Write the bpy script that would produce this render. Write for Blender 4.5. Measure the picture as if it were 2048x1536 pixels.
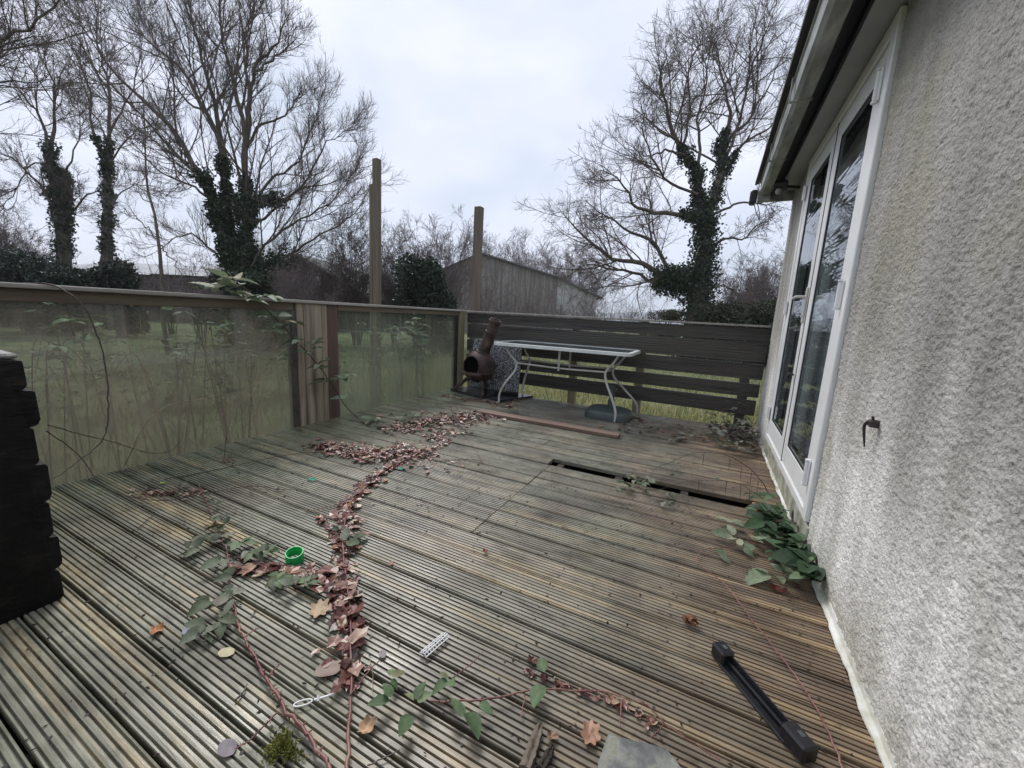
import bpy, math, random
import numpy as np
from mathutils import Vector, Matrix
PI=math.pi
random.seed(7); rng=np.random.default_rng(7)
for o in list(bpy.data.objects): bpy.data.objects.remove(o)
SC=bpy.context.scene; COL=SC.collection
# ------------------------------------------------------------------ camera
H=1.04; YAW,PITCH,ROLL,F=0.457169,0.171697,-0.049027,793.87
def cam_axes():
    cy,sy=math.cos(YAW),math.sin(YAW)
    f=np.array([-sy*math.cos(PITCH),cy*math.cos(PITCH),-math.sin(PITCH)])
    r=np.array([cy,sy,0.]); d=np.cross(f,r); cr,sr=math.cos(ROLL),math.sin(ROLL)
    return np.array([cr*r+sr*d,-sr*r+cr*d,f])
CM=cam_axes(); C0=np.array([0,0,H])
cd=bpy.data.cameras.new('camera'); cam=bpy.data.objects.new('camera',cd); COL.objects.link(cam)
M=Matrix.Identity(4)
for i in range(3):
    M[i][0]=CM[0][i]; M[i][1]=-CM[1][i]; M[i][2]=-CM[2][i]; M[i][3]=C0[i]
cam.matrix_world=M; cd.sensor_width=36; cd.lens=36*F/2048; cd.clip_start=.02; cd.clip_end=3000
SC.camera=cam
def ray(px,py): return CM.T@np.array([(px-1024)/F,(py-768)/F,1.])
def on(px,py,ax,v):
    d=ray(px,py); return C0+(v-C0[ax])/d[ax]*d
def D(px,py,z=0.): return on(px,py,2,z)              # the spot on the deck seen at that place of the photograph
def far(px,py,dep): return C0+ray(px,py)*dep
# ------------------------------------------------------------------ world, sun, exposure
SUN_EL,SUN_AZ=math.radians(48),math.radians(-50)
w=bpy.data.worlds.new('World'); SC.world=w; w.use_nodes=True; nt=w.node_tree; nt.nodes.clear()
def N(nt,t,**k):
    n=nt.nodes.new(t)
    for a,b in k.items():
        if a.startswith('i_'):
            n.inputs[a[2:].replace('_',' ')].default_value=b
        else: setattr(n,a,b)
    return n
def ramp(nt,cols,interp='LINEAR'):
    r=nt.nodes.new('ShaderNodeValToRGB'); e=r.color_ramp.elements; r.color_ramp.interpolation=interp
    while len(e)<len(cols): e.new(.5)
    for i,(p,c) in enumerate(cols):
        e[i].position=p; e[i].color=(*c,1) if len(c)==3 else c
    return r
L=nt.links.new
sky=N(nt,'ShaderNodeTexSky',sky_type='NISHITA',sun_disc=False,sun_elevation=SUN_EL,sun_rotation=SUN_AZ)
tc=N(nt,'ShaderNodeTexCoord'); mp=N(nt,'ShaderNodeMapping'); mp.inputs['Scale'].default_value=(1,1,2.2)
L(tc.outputs['Generated'],mp.inputs['Vector'])
n1=N(nt,'ShaderNodeTexNoise',i_Scale=2.4,i_Detail=6.,i_Roughness=.48,i_Distortion=.25); L(mp.outputs[0],n1.inputs['Vector'])
cr=ramp(nt,[(.30,(4.3,4.85,5.75)),(.45,(5.1,5.5,6.5)),(.57,(5.75,6.0,7.0)),(.70,(6.4,6.65,7.5))]); L(n1.outputs['Fac'],cr.inputs['Fac'])
mx=N(nt,'ShaderNodeMixRGB',i_Fac=.93); L(sky.outputs[0],mx.inputs[1]); L(cr.outputs[0],mx.inputs[2])
bg=N(nt,'ShaderNodeBackground',i_Strength=.096); L(mx.outputs[0],bg.inputs[0])
wo=N(nt,'ShaderNodeOutputWorld'); L(bg.outputs[0],wo.inputs[0])
sl=bpy.data.lights.new('sun','SUN'); sl.energy=1.5; sl.angle=math.radians(25); sl.color=(1,.965,.92)
so=bpy.data.objects.new('sun',sl); COL.objects.link(so)
# Sky rotation r: sun stands towards (sin r, cos r) in X,Y
sd=Vector((math.sin(SUN_AZ)*math.cos(SUN_EL),math.cos(SUN_AZ)*math.cos(SUN_EL),math.sin(SUN_EL)))
so.rotation_euler=sd.to_track_quat('Z','Y').to_euler()
SC.view_settings.view_transform='Standard'; SC.view_settings.look='None'; SC.view_settings.exposure=0.72; SC.view_settings.gamma=1
SC.cycles.max_bounces=6; SC.cycles.transparent_max_bounces=24; SC.cycles.diffuse_bounces=3; SC.cycles.glossy_bounces=3
SC.cycles.use_denoising=True
# ------------------------------------------------------------------ helpers: objects
def setp(o,label=None,cat=None,group=None,kind=None):
    if label: o['label']=label
    if cat: o['category']=cat
    if group: o['group']=group
    if kind: o['kind']=kind
    return o
def thing(name,label,cat,loc=(0,0,0),group=None):
    o=bpy.data.objects.new(name,None); COL.objects.link(o); o.location=loc; o.empty_display_size=.1
    return setp(o,label,cat,group)
def npmesh(name,V,F):
    V=np.asarray(V,dtype=np.float32); me=bpy.data.meshes.new(name)
    me.vertices.add(len(V)); me.vertices.foreach_set('co',V.ravel())
    if isinstance(F,np.ndarray):
        k=F.shape[1]; n=len(F); me.loops.add(n*k); me.loops.foreach_set('vertex_index',F.astype(np.int32).ravel())
        me.polygons.add(n); me.polygons.foreach_set('loop_start',np.arange(n,dtype=np.int32)*k)
    else:
        lens=np.array([len(f) for f in F],dtype=np.int32); fl=np.concatenate([np.asarray(f) for f in F]).astype(np.int32)
        me.loops.add(len(fl)); me.loops.foreach_set('vertex_index',fl); me.polygons.add(len(F))
        me.polygons.foreach_set('loop_start',np.concatenate([[0],np.cumsum(lens)[:-1]]).astype(np.int32))
    me.update(calc_edges=True); me.validate(); return me
def link(name,me,mat,parent=None,smooth=False):
    o=bpy.data.objects.new(name,me); COL.objects.link(o)
    if mat: me.materials.append(mat)
    me.polygons.foreach_set('use_smooth',[bool(smooth)]*len(me.polygons))
    if parent is not None:
        o.parent=parent; o.matrix_parent_inverse=Matrix.Translation(parent.location).inverted() if parent.type=='EMPTY' else Matrix.Identity(4)
        if parent.type!='EMPTY': pass
    return o
class MB:
    def __init__(s): s.V=[]; s.F=[]; s.n=0
    def add(s,V,F):
        V=np.asarray(V,dtype=float); s.V.append(V)
        s.F+= [[int(i)+s.n for i in f] for f in F]; s.n+=len(V); return s
    def box(s,a,b,bev=0.,rot=None,c=None):
        a=np.array(a,float); b=np.array(b,float); lo=np.minimum(a,b); hi=np.maximum(a,b)
        if bev<=0:
            V=np.array([[x,y,z] for x in(lo[0],hi[0]) for y in(lo[1],hi[1]) for z in(lo[2],hi[2])])
            Fs=[[0,1,3,2],[4,6,7,5],[0,4,5,1],[2,3,7,6],[0,2,6,4],[1,5,7,3]]
        else:
            V=[];Fs=[]; r=min(bev,(hi-lo).min()*.45)
            idx={}
            for ix in(0,1):
                for iy in(0,1):
                    for iz in(0,1):
                        for ax in range(3):
                            p=[lo[0] if ix==0 else hi[0],lo[1] if iy==0 else hi[1],lo[2] if iz==0 else hi[2]]
                            s3=[1 if ix==0 else -1,1 if iy==0 else -1,1 if iz==0 else -1]
                            for k in range(3):
                                if k!=ax: p[k]+=s3[k]*r
                            idx[(ix,iy,iz,ax)]=len(V); V.append(p)
            g=lambda ix,iy,iz,ax: idx[(ix,iy,iz,ax)]
            for v in(0,1):
                Fs.append([g(v,0,0,0),g(v,1,0,0),g(v,1,1,0),g(v,0,1,0)])
                Fs.append([g(0,v,0,1),g(1,v,0,1),g(1,v,1,1),g(0,v,1,1)])
                Fs.append([g(0,0,v,2),g(1,0,v,2),g(1,1,v,2),g(0,1,v,2)])
            for a1 in(0,1):
                for a2 in(0,1):
                    Fs.append([g(a1,a2,0,0),g(a1,a2,1,0),g(a1,a2,1,1),g(a1,a2,0,1)])
                    Fs.append([g(a1,0,a2,0),g(a1,1,a2,0),g(a1,1,a2,2),g(a1,0,a2,2)])
                    Fs.append([g(0,a1,a2,1),g(1,a1,a2,1),g(1,a1,a2,2),g(0,a1,a2,2)])
            for ix in(0,1):
                for iy in(0,1):
                    for iz in(0,1): Fs.append([g(ix,iy,iz,0),g(ix,iy,iz,1),g(ix,iy,iz,2)])
            V=np.array(V)
        if rot is not None:
            cc=(lo+hi)/2 if c is None else np.array(c); V=(V-cc)@np.array(rot).T+cc
        return s.add(V,Fs)
    def tube(s,pts,rad,sides=6,smooth=0,caps=True):
        P=np.array(pts,float)
        R=np.full(len(P),rad,float) if np.isscalar(rad) else np.array(rad,float)
        if smooth: P,R=catmull(P,R,smooth)
        T=np.gradient(P,axis=0); T/=np.linalg.norm(T,axis=1)[:,None]+1e-9
        u=np.cross(T[0],[0,0,1.]); 
        if np.linalg.norm(u)<.1: u=np.cross(T[0],[1.,0,0])
        u/=np.linalg.norm(u); V=[]
        for i in range(len(P)):
            u=u-T[i]*(u@T[i]); u/=np.linalg.norm(u)+1e-9; v=np.cross(T[i],u)
            for k in range(sides):
                a=2*PI*k/sides; V.append(P[i]+R[i]*(math.cos(a)*u+math.sin(a)*v))
        Fs=[[i*sides+k,i*sides+(k+1)%sides,(i+1)*sides+(k+1)%sides,(i+1)*sides+k] for i in range(len(P)-1) for k in range(sides)]
        if caps: Fs+=[list(range(sides))[::-1],[(len(P)-1)*sides+k for k in range(sides)]]
        return s.add(V,Fs)
    def lathe(s,prof,n=24,base=(0,0,0),axis=(0,0,1)):
        ax=Vector(axis).normalized(); q=Vector((0,0,1)).rotation_difference(ax); V=[]
        for r,z in prof:
            for k in range(n):
                a=2*PI*k/n; V.append(Vector(base)+q@Vector((r*math.cos(a),r*math.sin(a),z)))
        Fs=[[i*n+k,i*n+(k+1)%n,(i+1)*n+(k+1)%n,(i+1)*n+k] for i in range(len(prof)-1) for k in range(n)]
        return s.add([list(v) for v in V],Fs)
    def prism(s,poly,z0,z1):
        n=len(poly); V=[[x,y,z0] for x,y in poly]+[[x,y,z1] for x,y in poly]
        return s.add(V,[list(range(n))[::-1],list(range(n,2*n))]+[[k,(k+1)%n,n+(k+1)%n,n+k] for k in range(n)])
    def build(s,name,mat,parent=None,smooth=False,fix=True):
        me=npmesh(name,np.concatenate(s.V),s.F)
        if fix:
            import bmesh
            bm=bmesh.new(); bm.from_mesh(me); bmesh.ops.recalc_face_normals(bm,faces=bm.faces); bm.to_mesh(me); bm.free()
        return link(name,me,mat,parent,smooth)
def catmull(P,R,m):
    Q=np.vstack([2*P[0]-P[1],P,2*P[-1]-P[-2]]); out=[];ro=[]
    for i in range(1,len(Q)-2):
        for t in np.linspace(0,1,m,endpoint=False):
            a,b,c,d=Q[i-1],Q[i],Q[i+1],Q[i+2]
            out.append(.5*((2*b)+(c-a)*t+(2*a-5*b+4*c-d)*t*t+(3*b-a-3*c+d)*t**3)); ro.append(R[i-1]*(1-t)+R[min(i,len(R)-1)]*t)
    out.append(P[-1]); ro.append(R[-1]); return np.array(out),np.array(ro)
def rotm(ax,a):
    return np.array(Matrix.Rotation(a,3,ax))
def shade(o,ang=35):
    me=o.data; me.polygons.foreach_set('use_smooth',[True]*len(me.polygons))
    try: me.set_sharp_from_angle(angle=math.radians(ang))
    except Exception: pass
    return o
# ------------------------------------------------------------------ helpers: materials
def mat0(name):
    m=bpy.data.materials.new(name); m.use_nodes=True; nt=m.node_tree
    return m,nt,nt.nodes['Principled BSDF'],nt.links.new
def nmat(name,cols,scale=8,rough=.7,stretch=(1,1,1),detail=6,bump=0,bscale=None,metal=0,island=None,spec=.5,distort=0,rvar=0,coord='Object',bdist=.01):
    m,nt,P,L=mat0(name)
    tc=N(nt,'ShaderNodeTexCoord'); mp=N(nt,'ShaderNodeMapping'); mp.inputs['Scale'].default_value=stretch; L(tc.outputs[coord],mp.inputs[0])
    n=N(nt,'ShaderNodeTexNoise',i_Scale=float(scale),i_Detail=float(detail),i_Roughness=.6,i_Distortion=float(distort)); L(mp.outputs[0],n.inputs['Vector'])
    fac=n.outputs['Fac']
    if island:
        g=N(nt,'ShaderNodeNewGeometry'); ma=N(nt,'ShaderNodeMath',operation='MULTIPLY_ADD'); ma.inputs[1].default_value=island; 
        L(g.outputs['Random Per Island'],ma.inputs[0]); ms=N(nt,'ShaderNodeMath',operation='MULTIPLY'); ms.inputs[1].default_value=1-island; L(fac,ms.inputs[0]); L(ms.outputs[0],ma.inputs[2]); fac=ma.outputs[0]
    r=ramp(nt,cols); L(fac,r.inputs[0]); L(r.outputs[0],P.inputs['Base Color'])
    P.inputs['Roughness'].default_value=rough; P.inputs['Metallic'].default_value=metal; P.inputs['Specular IOR Level'].default_value=spec
    if rvar:
        mr=N(nt,'ShaderNodeMapRange'); mr.inputs['To Min'].default_value=max(0,rough-rvar); mr.inputs['To Max'].default_value=min(1,rough+rvar); L(n.outputs['Fac'],mr.inputs[0]); L(mr.outputs[0],P.inputs['Roughness'])
    if bump:
        n2=N(nt,'ShaderNodeTexNoise',i_Scale=float(bscale or scale*4),i_Detail=4.); L(mp.outputs[0],n2.inputs['Vector'])
        b=N(nt,'ShaderNodeBump',i_Strength=float(bump)); b.inputs['Distance'].default_value=bdist; L(n2.outputs['Fac'],b.inputs['Height']); L(b.outputs[0],P.inputs['Normal'])
    return m
def leafmat(name,cols,rough=.5,trans=.25,spec=.5):
    m,nt,P,L=mat0(name)
    g=N(nt,'ShaderNodeNewGeometry'); r=ramp(nt,cols); L(g.outputs['Random Per Island'],r.inputs[0])
    tc=N(nt,'ShaderNodeTexCoord'); n=N(nt,'ShaderNodeTexNoise',i_Scale=60.,i_Detail=3.); L(tc.outputs['Object'],n.inputs['Vector'])
    h=N(nt,'ShaderNodeMixRGB',blend_type='MULTIPLY',i_Fac=.6); r2=ramp(nt,[(.3,(.55,.5,.45)),(.7,(1.25,1.25,1.25))]); L(n.outputs['Fac'],r2.inputs[0]); L(r.outputs[0],h.inputs[1]); L(r2.outputs[0],h.inputs[2])
    L(h.outputs[0],P.inputs['Base Color']); P.inputs['Roughness'].default_value=rough; P.inputs['Specular IOR Level'].default_value=spec
    if trans:
        tr=N(nt,'ShaderNodeBsdfTranslucent'); L(h.outputs[0],tr.inputs[0]); mx=N(nt,'ShaderNodeMixShader',i_Fac=trans); out=nt.nodes['Material Output']
        L(P.outputs[0],mx.inputs[1]); L(tr.outputs[0],mx.inputs[2]); L(mx.outputs[0],out.inputs[0])
    return m
# deck timber: weathered grooved softwood, wet, green-grey, yellow and brown in patches
def deckmat():
    m,nt,P,L=mat0('weathered_decking'); g=N(nt,'ShaderNodeNewGeometry'); tc=N(nt,'ShaderNodeTexCoord')
    def noise(sc,st=(1,1,1),det=5,dis=0.,rgh=.6):
        mp=N(nt,'ShaderNodeMapping'); mp.inputs['Scale'].default_value=st; L(tc.outputs['Object'],mp.inputs[0])
        # shift every board's grain
        va=N(nt,'ShaderNodeVectorMath',operation='ADD'); cb=N(nt,'ShaderNodeCombineXYZ'); mu=N(nt,'ShaderNodeMath',operation='MULTIPLY'); mu.inputs[1].default_value=37.
        L(g.outputs['Random Per Island'],mu.inputs[0]); L(mu.outputs[0],cb.inputs[0]); L(mp.outputs[0],va.inputs[0]); L(cb.outputs[0],va.inputs[1])
        n=N(nt,'ShaderNodeTexNoise',i_Scale=float(sc),i_Detail=float(det),i_Roughness=rgh,i_Distortion=dis); L(va.outputs[0],n.inputs['Vector']); return n.outputs['Fac']
    def plain(sc,det=4,dis=0.):
        n=N(nt,'ShaderNodeTexNoise',i_Scale=float(sc),i_Detail=float(det),i_Distortion=dis); L(tc.outputs['Object'],n.inputs['Vector']); return n.outputs['Fac']
    def mix(a,b,f,mode='MIX',k=None):
        x=N(nt,'ShaderNodeMixRGB',blend_type=mode)
        if f is None: x.inputs[0].default_value=k
        else: L(f,x.inputs[0])
        L(a,x.inputs[1]); L(b,x.inputs[2]); return x.outputs[0]
    def rmp(f,cols): r=ramp(nt,cols); L(f,r.inputs[0]); return r.outputs[0]
    base=rmp(noise(1.6,(.5,9,1),6),[(.26,(.07,.058,.045)),(.40,(.175,.15,.12)),(.55,(.295,.262,.21)),(.70,(.41,.37,.295)),(.85,(.52,.47,.36))])
    isl=rmp(g.outputs['Random Per Island'],[(0,(.60,.62,.60)),(.3,(.85,.85,.83)),(.6,(1.0,.95,.88)),(1,(1.2,1.16,1.08))])
    c=mix(base,isl,None,'MULTIPLY',.9)
    # green-grey algae in broad patches
    gr=rmp(plain(1.1,5,.6),[(.40,(0,0,0)),(.62,(1,1,1))]); green=rmp(plain(14,4),[(.3,(.13,.14,.10)),(.7,(.27,.285,.215))]); c=mix(c,green,mix(gr,gr,None,'MULTIPLY',.0) if 0 else rmp(plain(1.1,5,.6),[(.36,(0,0,0)),(.60,(.7,.7,.7))]))
    lx=N(nt,'ShaderNodeSeparateXYZ'); L(tc.outputs['Object'],lx.inputs[0]); lm=N(nt,'ShaderNodeMapRange'); lm.inputs['From Min'].default_value=-2.2; lm.inputs['From Max'].default_value=-3.0; L(lx.outputs[0],lm.inputs[0]); lz=N(nt,'ShaderNodeMath',operation='MULTIPLY'); L(lm.outputs[0],lz.inputs[0]); L(plain(3,5,.4),lz.inputs[1]); c=mix(c,rmp(plain(20,4),[(.3,(.10,.12,.06)),(.7,(.20,.225,.13))]),lz.outputs[0])
    # raw yellow wood along the grain
    ye=rmp(noise(1.3,(.55,12,1),6,.4),[(.53,(0,0,0)),(.66,(.9,.9,.9))]); yel=rmp(plain(30,3),[(.2,(.34,.26,.14)),(.8,(.56,.46,.28))]); 
    sep=N(nt,'ShaderNodeSeparateXYZ'); L(tc.outputs['Object'],sep.inputs[0])
    yw=N(nt,'ShaderNodeMapRange'); yw.inputs['From Min'].default_value=2.6; yw.inputs['From Max'].default_value=.9; yw.inputs['To Min'].default_value=.15; L(sep.outputs[1],yw.inputs[0])
    mm=N(nt,'ShaderNodeMath',operation='MULTIPLY'); L(ye,mm.inputs[0]); L(yw.outputs[0],mm.inputs[1]); c=mix(c,yel,mm.outputs[0])
    # damp brown boards towards the house
    bw=N(nt,'ShaderNodeMapRange'); bw.inputs['From Min'].default_value=-.55; bw.inputs['From Max'].default_value=.45
    ad=N(nt,'ShaderNodeMath',operation='MULTIPLY_ADD'); ad.inputs[1].default_value=1.5; L(plain(1.7,5),ad.inputs[0]); sb=N(nt,'ShaderNodeMath',operation='SUBTRACT'); sb.inputs[1].default_value=.75; L(sep.outputs[0],ad.inputs[2]); L(ad.outputs[0],sb.inputs[0]); L(sb.outputs[0],bw.inputs[0])
    brown=rmp(noise(1.8,(.6,10,1),6),[(.3,(.06,.038,.026)),(.45,(.16,.105,.07)),(.55,(.24,.16,.10)),(.64,(.42,.30,.16)),(.75,(.52,.40,.24))]); b2=N(nt,'ShaderNodeMath',operation='MULTIPLY'); b2.inputs[1].default_value=.85; L(bw.outputs[0],b2.inputs[0]); c=mix(c,brown,b2.outputs[0])
    st=rmp(plain(2.1,7,.5),[(.36,(.50,.50,.49)),(.52,(1,1,1)),(.75,(1.1,1.1,1.08))]); c=mix(c,st,None,'MULTIPLY',.8)
    dk_=rmp(noise(5,(.8,2.5,1),6,.4),[(.34,(.45,.44,.42)),(.46,(1,1,1))]); c=mix(c,dk_,None,'MULTIPLY',.75)
    # dark mould freckles
    fr=rmp(noise(22,(.7,1.3,1),4,.3),[(.60,(1,1,1)),(.70,(.42,.40,.37))]); c=mix(c,fr,None,'MULTIPLY',.7)
    fi=rmp(noise(60,(.12,2,1),3),[(.25,(.72,.71,.70)),(.75,(1.25,1.25,1.24))]); c=mix(c,fi,None,'MULTIPLY',.8)
    L(c,P.inputs['Base Color'])
    mr=N(nt,'ShaderNodeMapRange'); mr.inputs['From Min'].default_value=.35; mr.inputs['From Max'].default_value=.65; mr.inputs['To Min'].default_value=.24; mr.inputs['To Max'].default_value=.62; L(plain(2.6,5,.3),mr.inputs[0]); L(mr.outputs[0],P.inputs['Roughness'])
    b=N(nt,'ShaderNodeBump',i_Strength=.5); b.inputs['Distance'].default_value=.0015; L(noise(90,(.15,2,1),4),b.inputs['Height']); L(b.outputs[0],P.inputs['Normal'])
    return m
M_deck=deckmat()
def streakwood(name,cols,rough=.7,scale=3,axis=2,bump=.5,island=.35):
    st=[9,9,9]; st[axis]=.45
    return nmat(name,cols,scale=scale,rough=rough,stretch=tuple(st),detail=7,bump=bump,bscale=scale*5,island=island,rvar=.15,bdist=.003)
M_fence=streakwood('dark_wet_fence_wood',[(.22,(.014,.013,.012)),(.40,(.040,.036,.032)),(.54,(.085,.075,.066)),(.64,(.062,.068,.045)),(.78,(.20,.19,.17))],rough=.42,axis=0,scale=2.2,island=.2)
M_fpost=streakwood('olive_post_wood',[(.25,(.09,.075,.04)),(.5,(.23,.20,.11)),(.75,(.40,.35,.21))],axis=2)
M_rail=streakwood('weathered_handrail_wood',[(.25,(.12,.11,.095)),(.5,(.27,.25,.215)),(.75,(.46,.44,.39))],axis=1,rough=.55)
M_beam=streakwood('brown_beam_wood',[(.25,(.045,.032,.022)),(.5,(.10,.075,.05)),(.8,(.20,.17,.10))],axis=1)
M_clad=streakwood('pale_streaked_cladding',[(.2,(.07,.055,.04)),(.42,(.20,.16,.115)),(.58,(.36,.30,.215)),(.8,(.52,.46,.355))],axis=2,scale=2.4,island=.1)
M_cladb=streakwood('red_brown_cladding',[(.2,(.045,.028,.020)),(.5,(.10,.06,.043)),(.8,(.18,.12,.085))],axis=2)
M_tall=streakwood('grey_brown_post_wood',[(.2,(.05,.038,.028)),(.5,(.12,.095,.07)),(.8,(.24,.20,.15))],axis=2)
M_black=nmat('near_black_timber',[(.3,(.004,.004,.005)),(.55,(.009,.009,.009)),(.75,(.035,.030,.024))],scale=9,rough=.62,stretch=(1,1,3),bump=.8,bscale=40,spec=.2,bdist=.006)  # near-black: the block's underexposed darkness is put into the colour
M_ltop=nmat('pale_lichen_top',[(.3,(.16,.15,.14)),(.6,(.36,.34,.32)),(.8,(.5,.49,.46))],scale=30,rough=.8,bump=.6)
M_plank=streakwood('red_brown_plank_wood',[(.2,(.08,.048,.036)),(.5,(.18,.115,.088)),(.8,(.31,.235,.18))],axis=0)
M_void=nmat('dark_soil',[(.3,(.012,.010,.008)),(.7,(.03,.024,.018))],scale=20,rough=.95)
M_joist=nmat('damp_joist_wood',[(.3,(.02,.016,.012)),(.7,(.05,.04,.03))],scale=10,rough=.9)
M_white=nmat('white_plastic_frame',[(.25,(.68,.69,.67)),(.55,(.82,.83,.82)),(.8,(.85,.86,.85))],scale=3,rough=.32,detail=5,bump=.05)
M_white2=nmat('dirty_white_plastic',[(.25,(.42,.43,.38)),(.5,(.62,.63,.60)),(.8,(.70,.71,.69))],scale=7,rough=.45)
M_rubber=nmat('black_gasket',[(.3,(.01,.01,.012)),(.7,(.02,.02,.02))],rough=.5)
M_alu=nmat('painted_steel_tube',[(.3,(.42,.41,.38)),(.6,(.62,.61,.57)),(.8,(.30,.22,.16))],scale=6,rough=.4)
M_rust=nmat('rusty_cast_iron',[(.25,(.022,.012,.010)),(.45,(.055,.033,.029)),(.6,(.11,.072,.066)),(.72,(.17,.13,.12)),(.85,(.10,.04,.02))],scale=9,rough=.62,bump=.5,bscale=60,metal=.15,bdist=.004)
M_soot=nmat('sooty_iron',[(.3,(.006,.005,.005)),(.7,(.02,.016,.014))],rough=.9)
def granite():
    m,nt,P,L=mat0('speckled_granite'); tc=N(nt,'ShaderNodeTexCoord'); v=N(nt,'ShaderNodeTexVoronoi',i_Scale=120.); L(tc.outputs['Object'],v.inputs['Vector'])
    s=N(nt,'ShaderNodeSeparateColor'); L(v.outputs['Color'],s.inputs[0]); r=ramp(nt,[(0,(.03,.034,.04)),(.3,(.10,.11,.12)),(.55,(.24,.25,.26)),(.8,(.50,.51,.51))],'CONSTANT'); L(s.outputs[0],r.inputs[0]); L(r.outputs[0],P.inputs['Base Color']); P.inputs['Roughness'].default_value=.25; return m
M_gran=granite()
M_dslab=nmat('wet_dark_stone',[(.3,(.02,.02,.024)),(.6,(.05,.05,.055)),(.8,(.12,.12,.12))],scale=14,rough=.18,rvar=.15)
M_base=nmat('grey_green_plastic',[(.3,(.045,.06,.058)),(.7,(.075,.095,.09))],scale=5,rough=.45)
M_slate=nmat('mossy_slate',[(.3,(.06,.065,.06)),(.5,(.15,.16,.15)),(.62,(.26,.26,.22)),(.75,(.12,.15,.05))],scale=16,rough=.7,bump=.7,bdist=.004)
M_gplastic=nmat('bright_green_plastic',[(.28,(.03,.20,.07)),(.42,(.012,.42,.10)),(.7,(.02,.55,.15))],scale=45,rough=.4)
M_tealp=nmat('teal_plastic',[(.3,(.02,.30,.19)),(.7,(.04,.42,.27))],rough=.4)
M_card=nmat('cardboard_core',[(.3,(.10,.07,.06)),(.7,(.2,.15,.12))],rough=.9)
M_blackp=nmat('black_plastic',[(.3,(.008,.008,.010)),(.7,(.018,.018,.022))],scale=20,rough=.28)
M_zinc=nmat('galvanised_metal',[(.3,(.62,.63,.62)),(.7,(.80,.80,.80))],scale=30,rough=.4)
M_iron=nmat('dark_rusted_hook_metal',[(.3,(.02,.017,.015)),(.7,(.055,.042,.037))],scale=40,rough=.6)
M_cane=nmat('red_bramble_stem',[(.3,(.085,.025,.025)),(.5,(.18,.065,.058)),(.68,(.30,.17,.12))],scale=7,rough=.45)
M_canep=nmat('pale_dry_stem',[(.3,(.20,.14,.09)),(.7,(.42,.32,.22))],scale=7,rough=.6)
M_caned=nmat('dark_bramble_stem',[(.3,(.022,.012,.010)),(.7,(.07,.04,.03))],scale=7,rough=.5)
M_twig=nmat('bare_twig_bark',[(.3,(.07,.055,.048)),(.7,(.14,.11,.095))],scale=3,rough=.85)
M_twigp=nmat('purple_grey_twig_bark',[(.3,(.10,.078,.078)),(.7,(.18,.145,.14))],scale=3,rough=.85)
M_bark=nmat('tree_bark',[(.3,(.04,.034,.026)),(.5,(.09,.075,.058)),(.7,(.14,.13,.09))],scale=5,rough=.9,stretch=(2,2,.5),bump=.6,bdist=.03)
M_ivy=leafmat('ivy_leaf',[(0,(.012,.026,.012)),(.5,(.024,.046,.020)),(.85,(.045,.075,.032)),(1,(.09,.12,.06))],rough=.42,trans=.12)
M_ever=leafmat('evergreen_leaf',[(0,(.008,.02,.010)),(.6,(.018,.036,.018)),(1,(.045,.065,.035))],rough=.45,trans=.1)
M_hedge=leafmat('hedge_leaf',[(0,(.022,.032,.016)),(.6,(.045,.06,.026)),(1,(.09,.10,.05))],rough=.6,trans=.15)
M_bleaf=leafmat('bramble_leaf',[(0,(.06,.105,.045)),(.3,(.10,.165,.075)),(.6,(.15,.225,.115)),(.8,(.20,.27,.14)),(1,(.24,.20,.10))],rough=.55,trans=.2,spec=.28)
M_bleafd=leafmat('dark_bramble_leaf',[(0,(.015,.038,.018)),(.4,(.035,.075,.032)),(.75,(.07,.13,.06)),(1,(.14,.20,.10))],rough=.55,trans=.15,spec=.28)
M_bleafp=leafmat('pale_bramble_leaf',[(0,(.13,.17,.10)),(.5,(.22,.28,.18)),(.85,(.33,.37,.27)),(1,(.42,.38,.22))],rough=.55,trans=.25,spec=.28)
M_bleafg=leafmat('grey_wilting_leaf',[(0,(.04,.05,.03)),(.35,(.085,.11,.06)),(.6,(.13,.165,.10)),(.82,(.20,.225,.165)),(.93,(.24,.24,.18)),(1,(.14,.09,.06))],rough=.55,trans=.15,spec=.28)
M_litter=leafmat('leaf_litter_brown',[(0,(.03,.014,.011)),(.18,(.085,.030,.024)),(.4,(.18,.065,.052)),(.6,(.27,.125,.10)),(.78,(.38,.23,.19)),(.9,(.46,.35,.25)),(1,(.34,.15,.07))],rough=.32,trans=.08)
M_debris=leafmat('dark_debris',[(0,(.012,.008,.006)),(.7,(.04,.026,.02)),(1,(.12,.07,.05))],rough=.8,trans=0)
M_moss=leafmat('moss_green',[(0,(.06,.035,.015)),(.2,(.07,.09,.015)),(.6,(.17,.20,.035)),(1,(.38,.36,.09))],rough=.9,trans=.2)
M_grass=leafmat('grass_blade',[(0,(.12,.17,.05)),(.4,(.30,.34,.13)),(.7,(.52,.49,.25)),(1,(.68,.58,.36))],rough=.7,trans=.3)
M_ground=nmat('rough_lawn',[(.3,(.06,.055,.03)),(.45,(.10,.125,.045)),(.58,(.17,.19,.075)),(.75,(.27,.245,.13))],scale=1.3,rough=.95,detail=10,bump=1,bscale=40,bdist=.05)
M_hill=nmat('hazy_woodland_hill',[(.3,(.12,.15,.16)),(.7,(.18,.21,.21))],scale=.05,rough=1)
M_clad1=nmat('grey_timber_barn_cladding',[(.3,(.15,.135,.12)),(.5,(.25,.23,.21)),(.7,(.36,.33,.30))],scale=1.2,stretch=(4,4,.25),rough=.85,bump=.3)
M_clad2=nmat('pale_sheet_barn_cladding',[(.3,(.38,.37,.35)),(.7,(.55,.54,.52))],scale=1.2,stretch=(4,4,.25),rough=.8)
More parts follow.
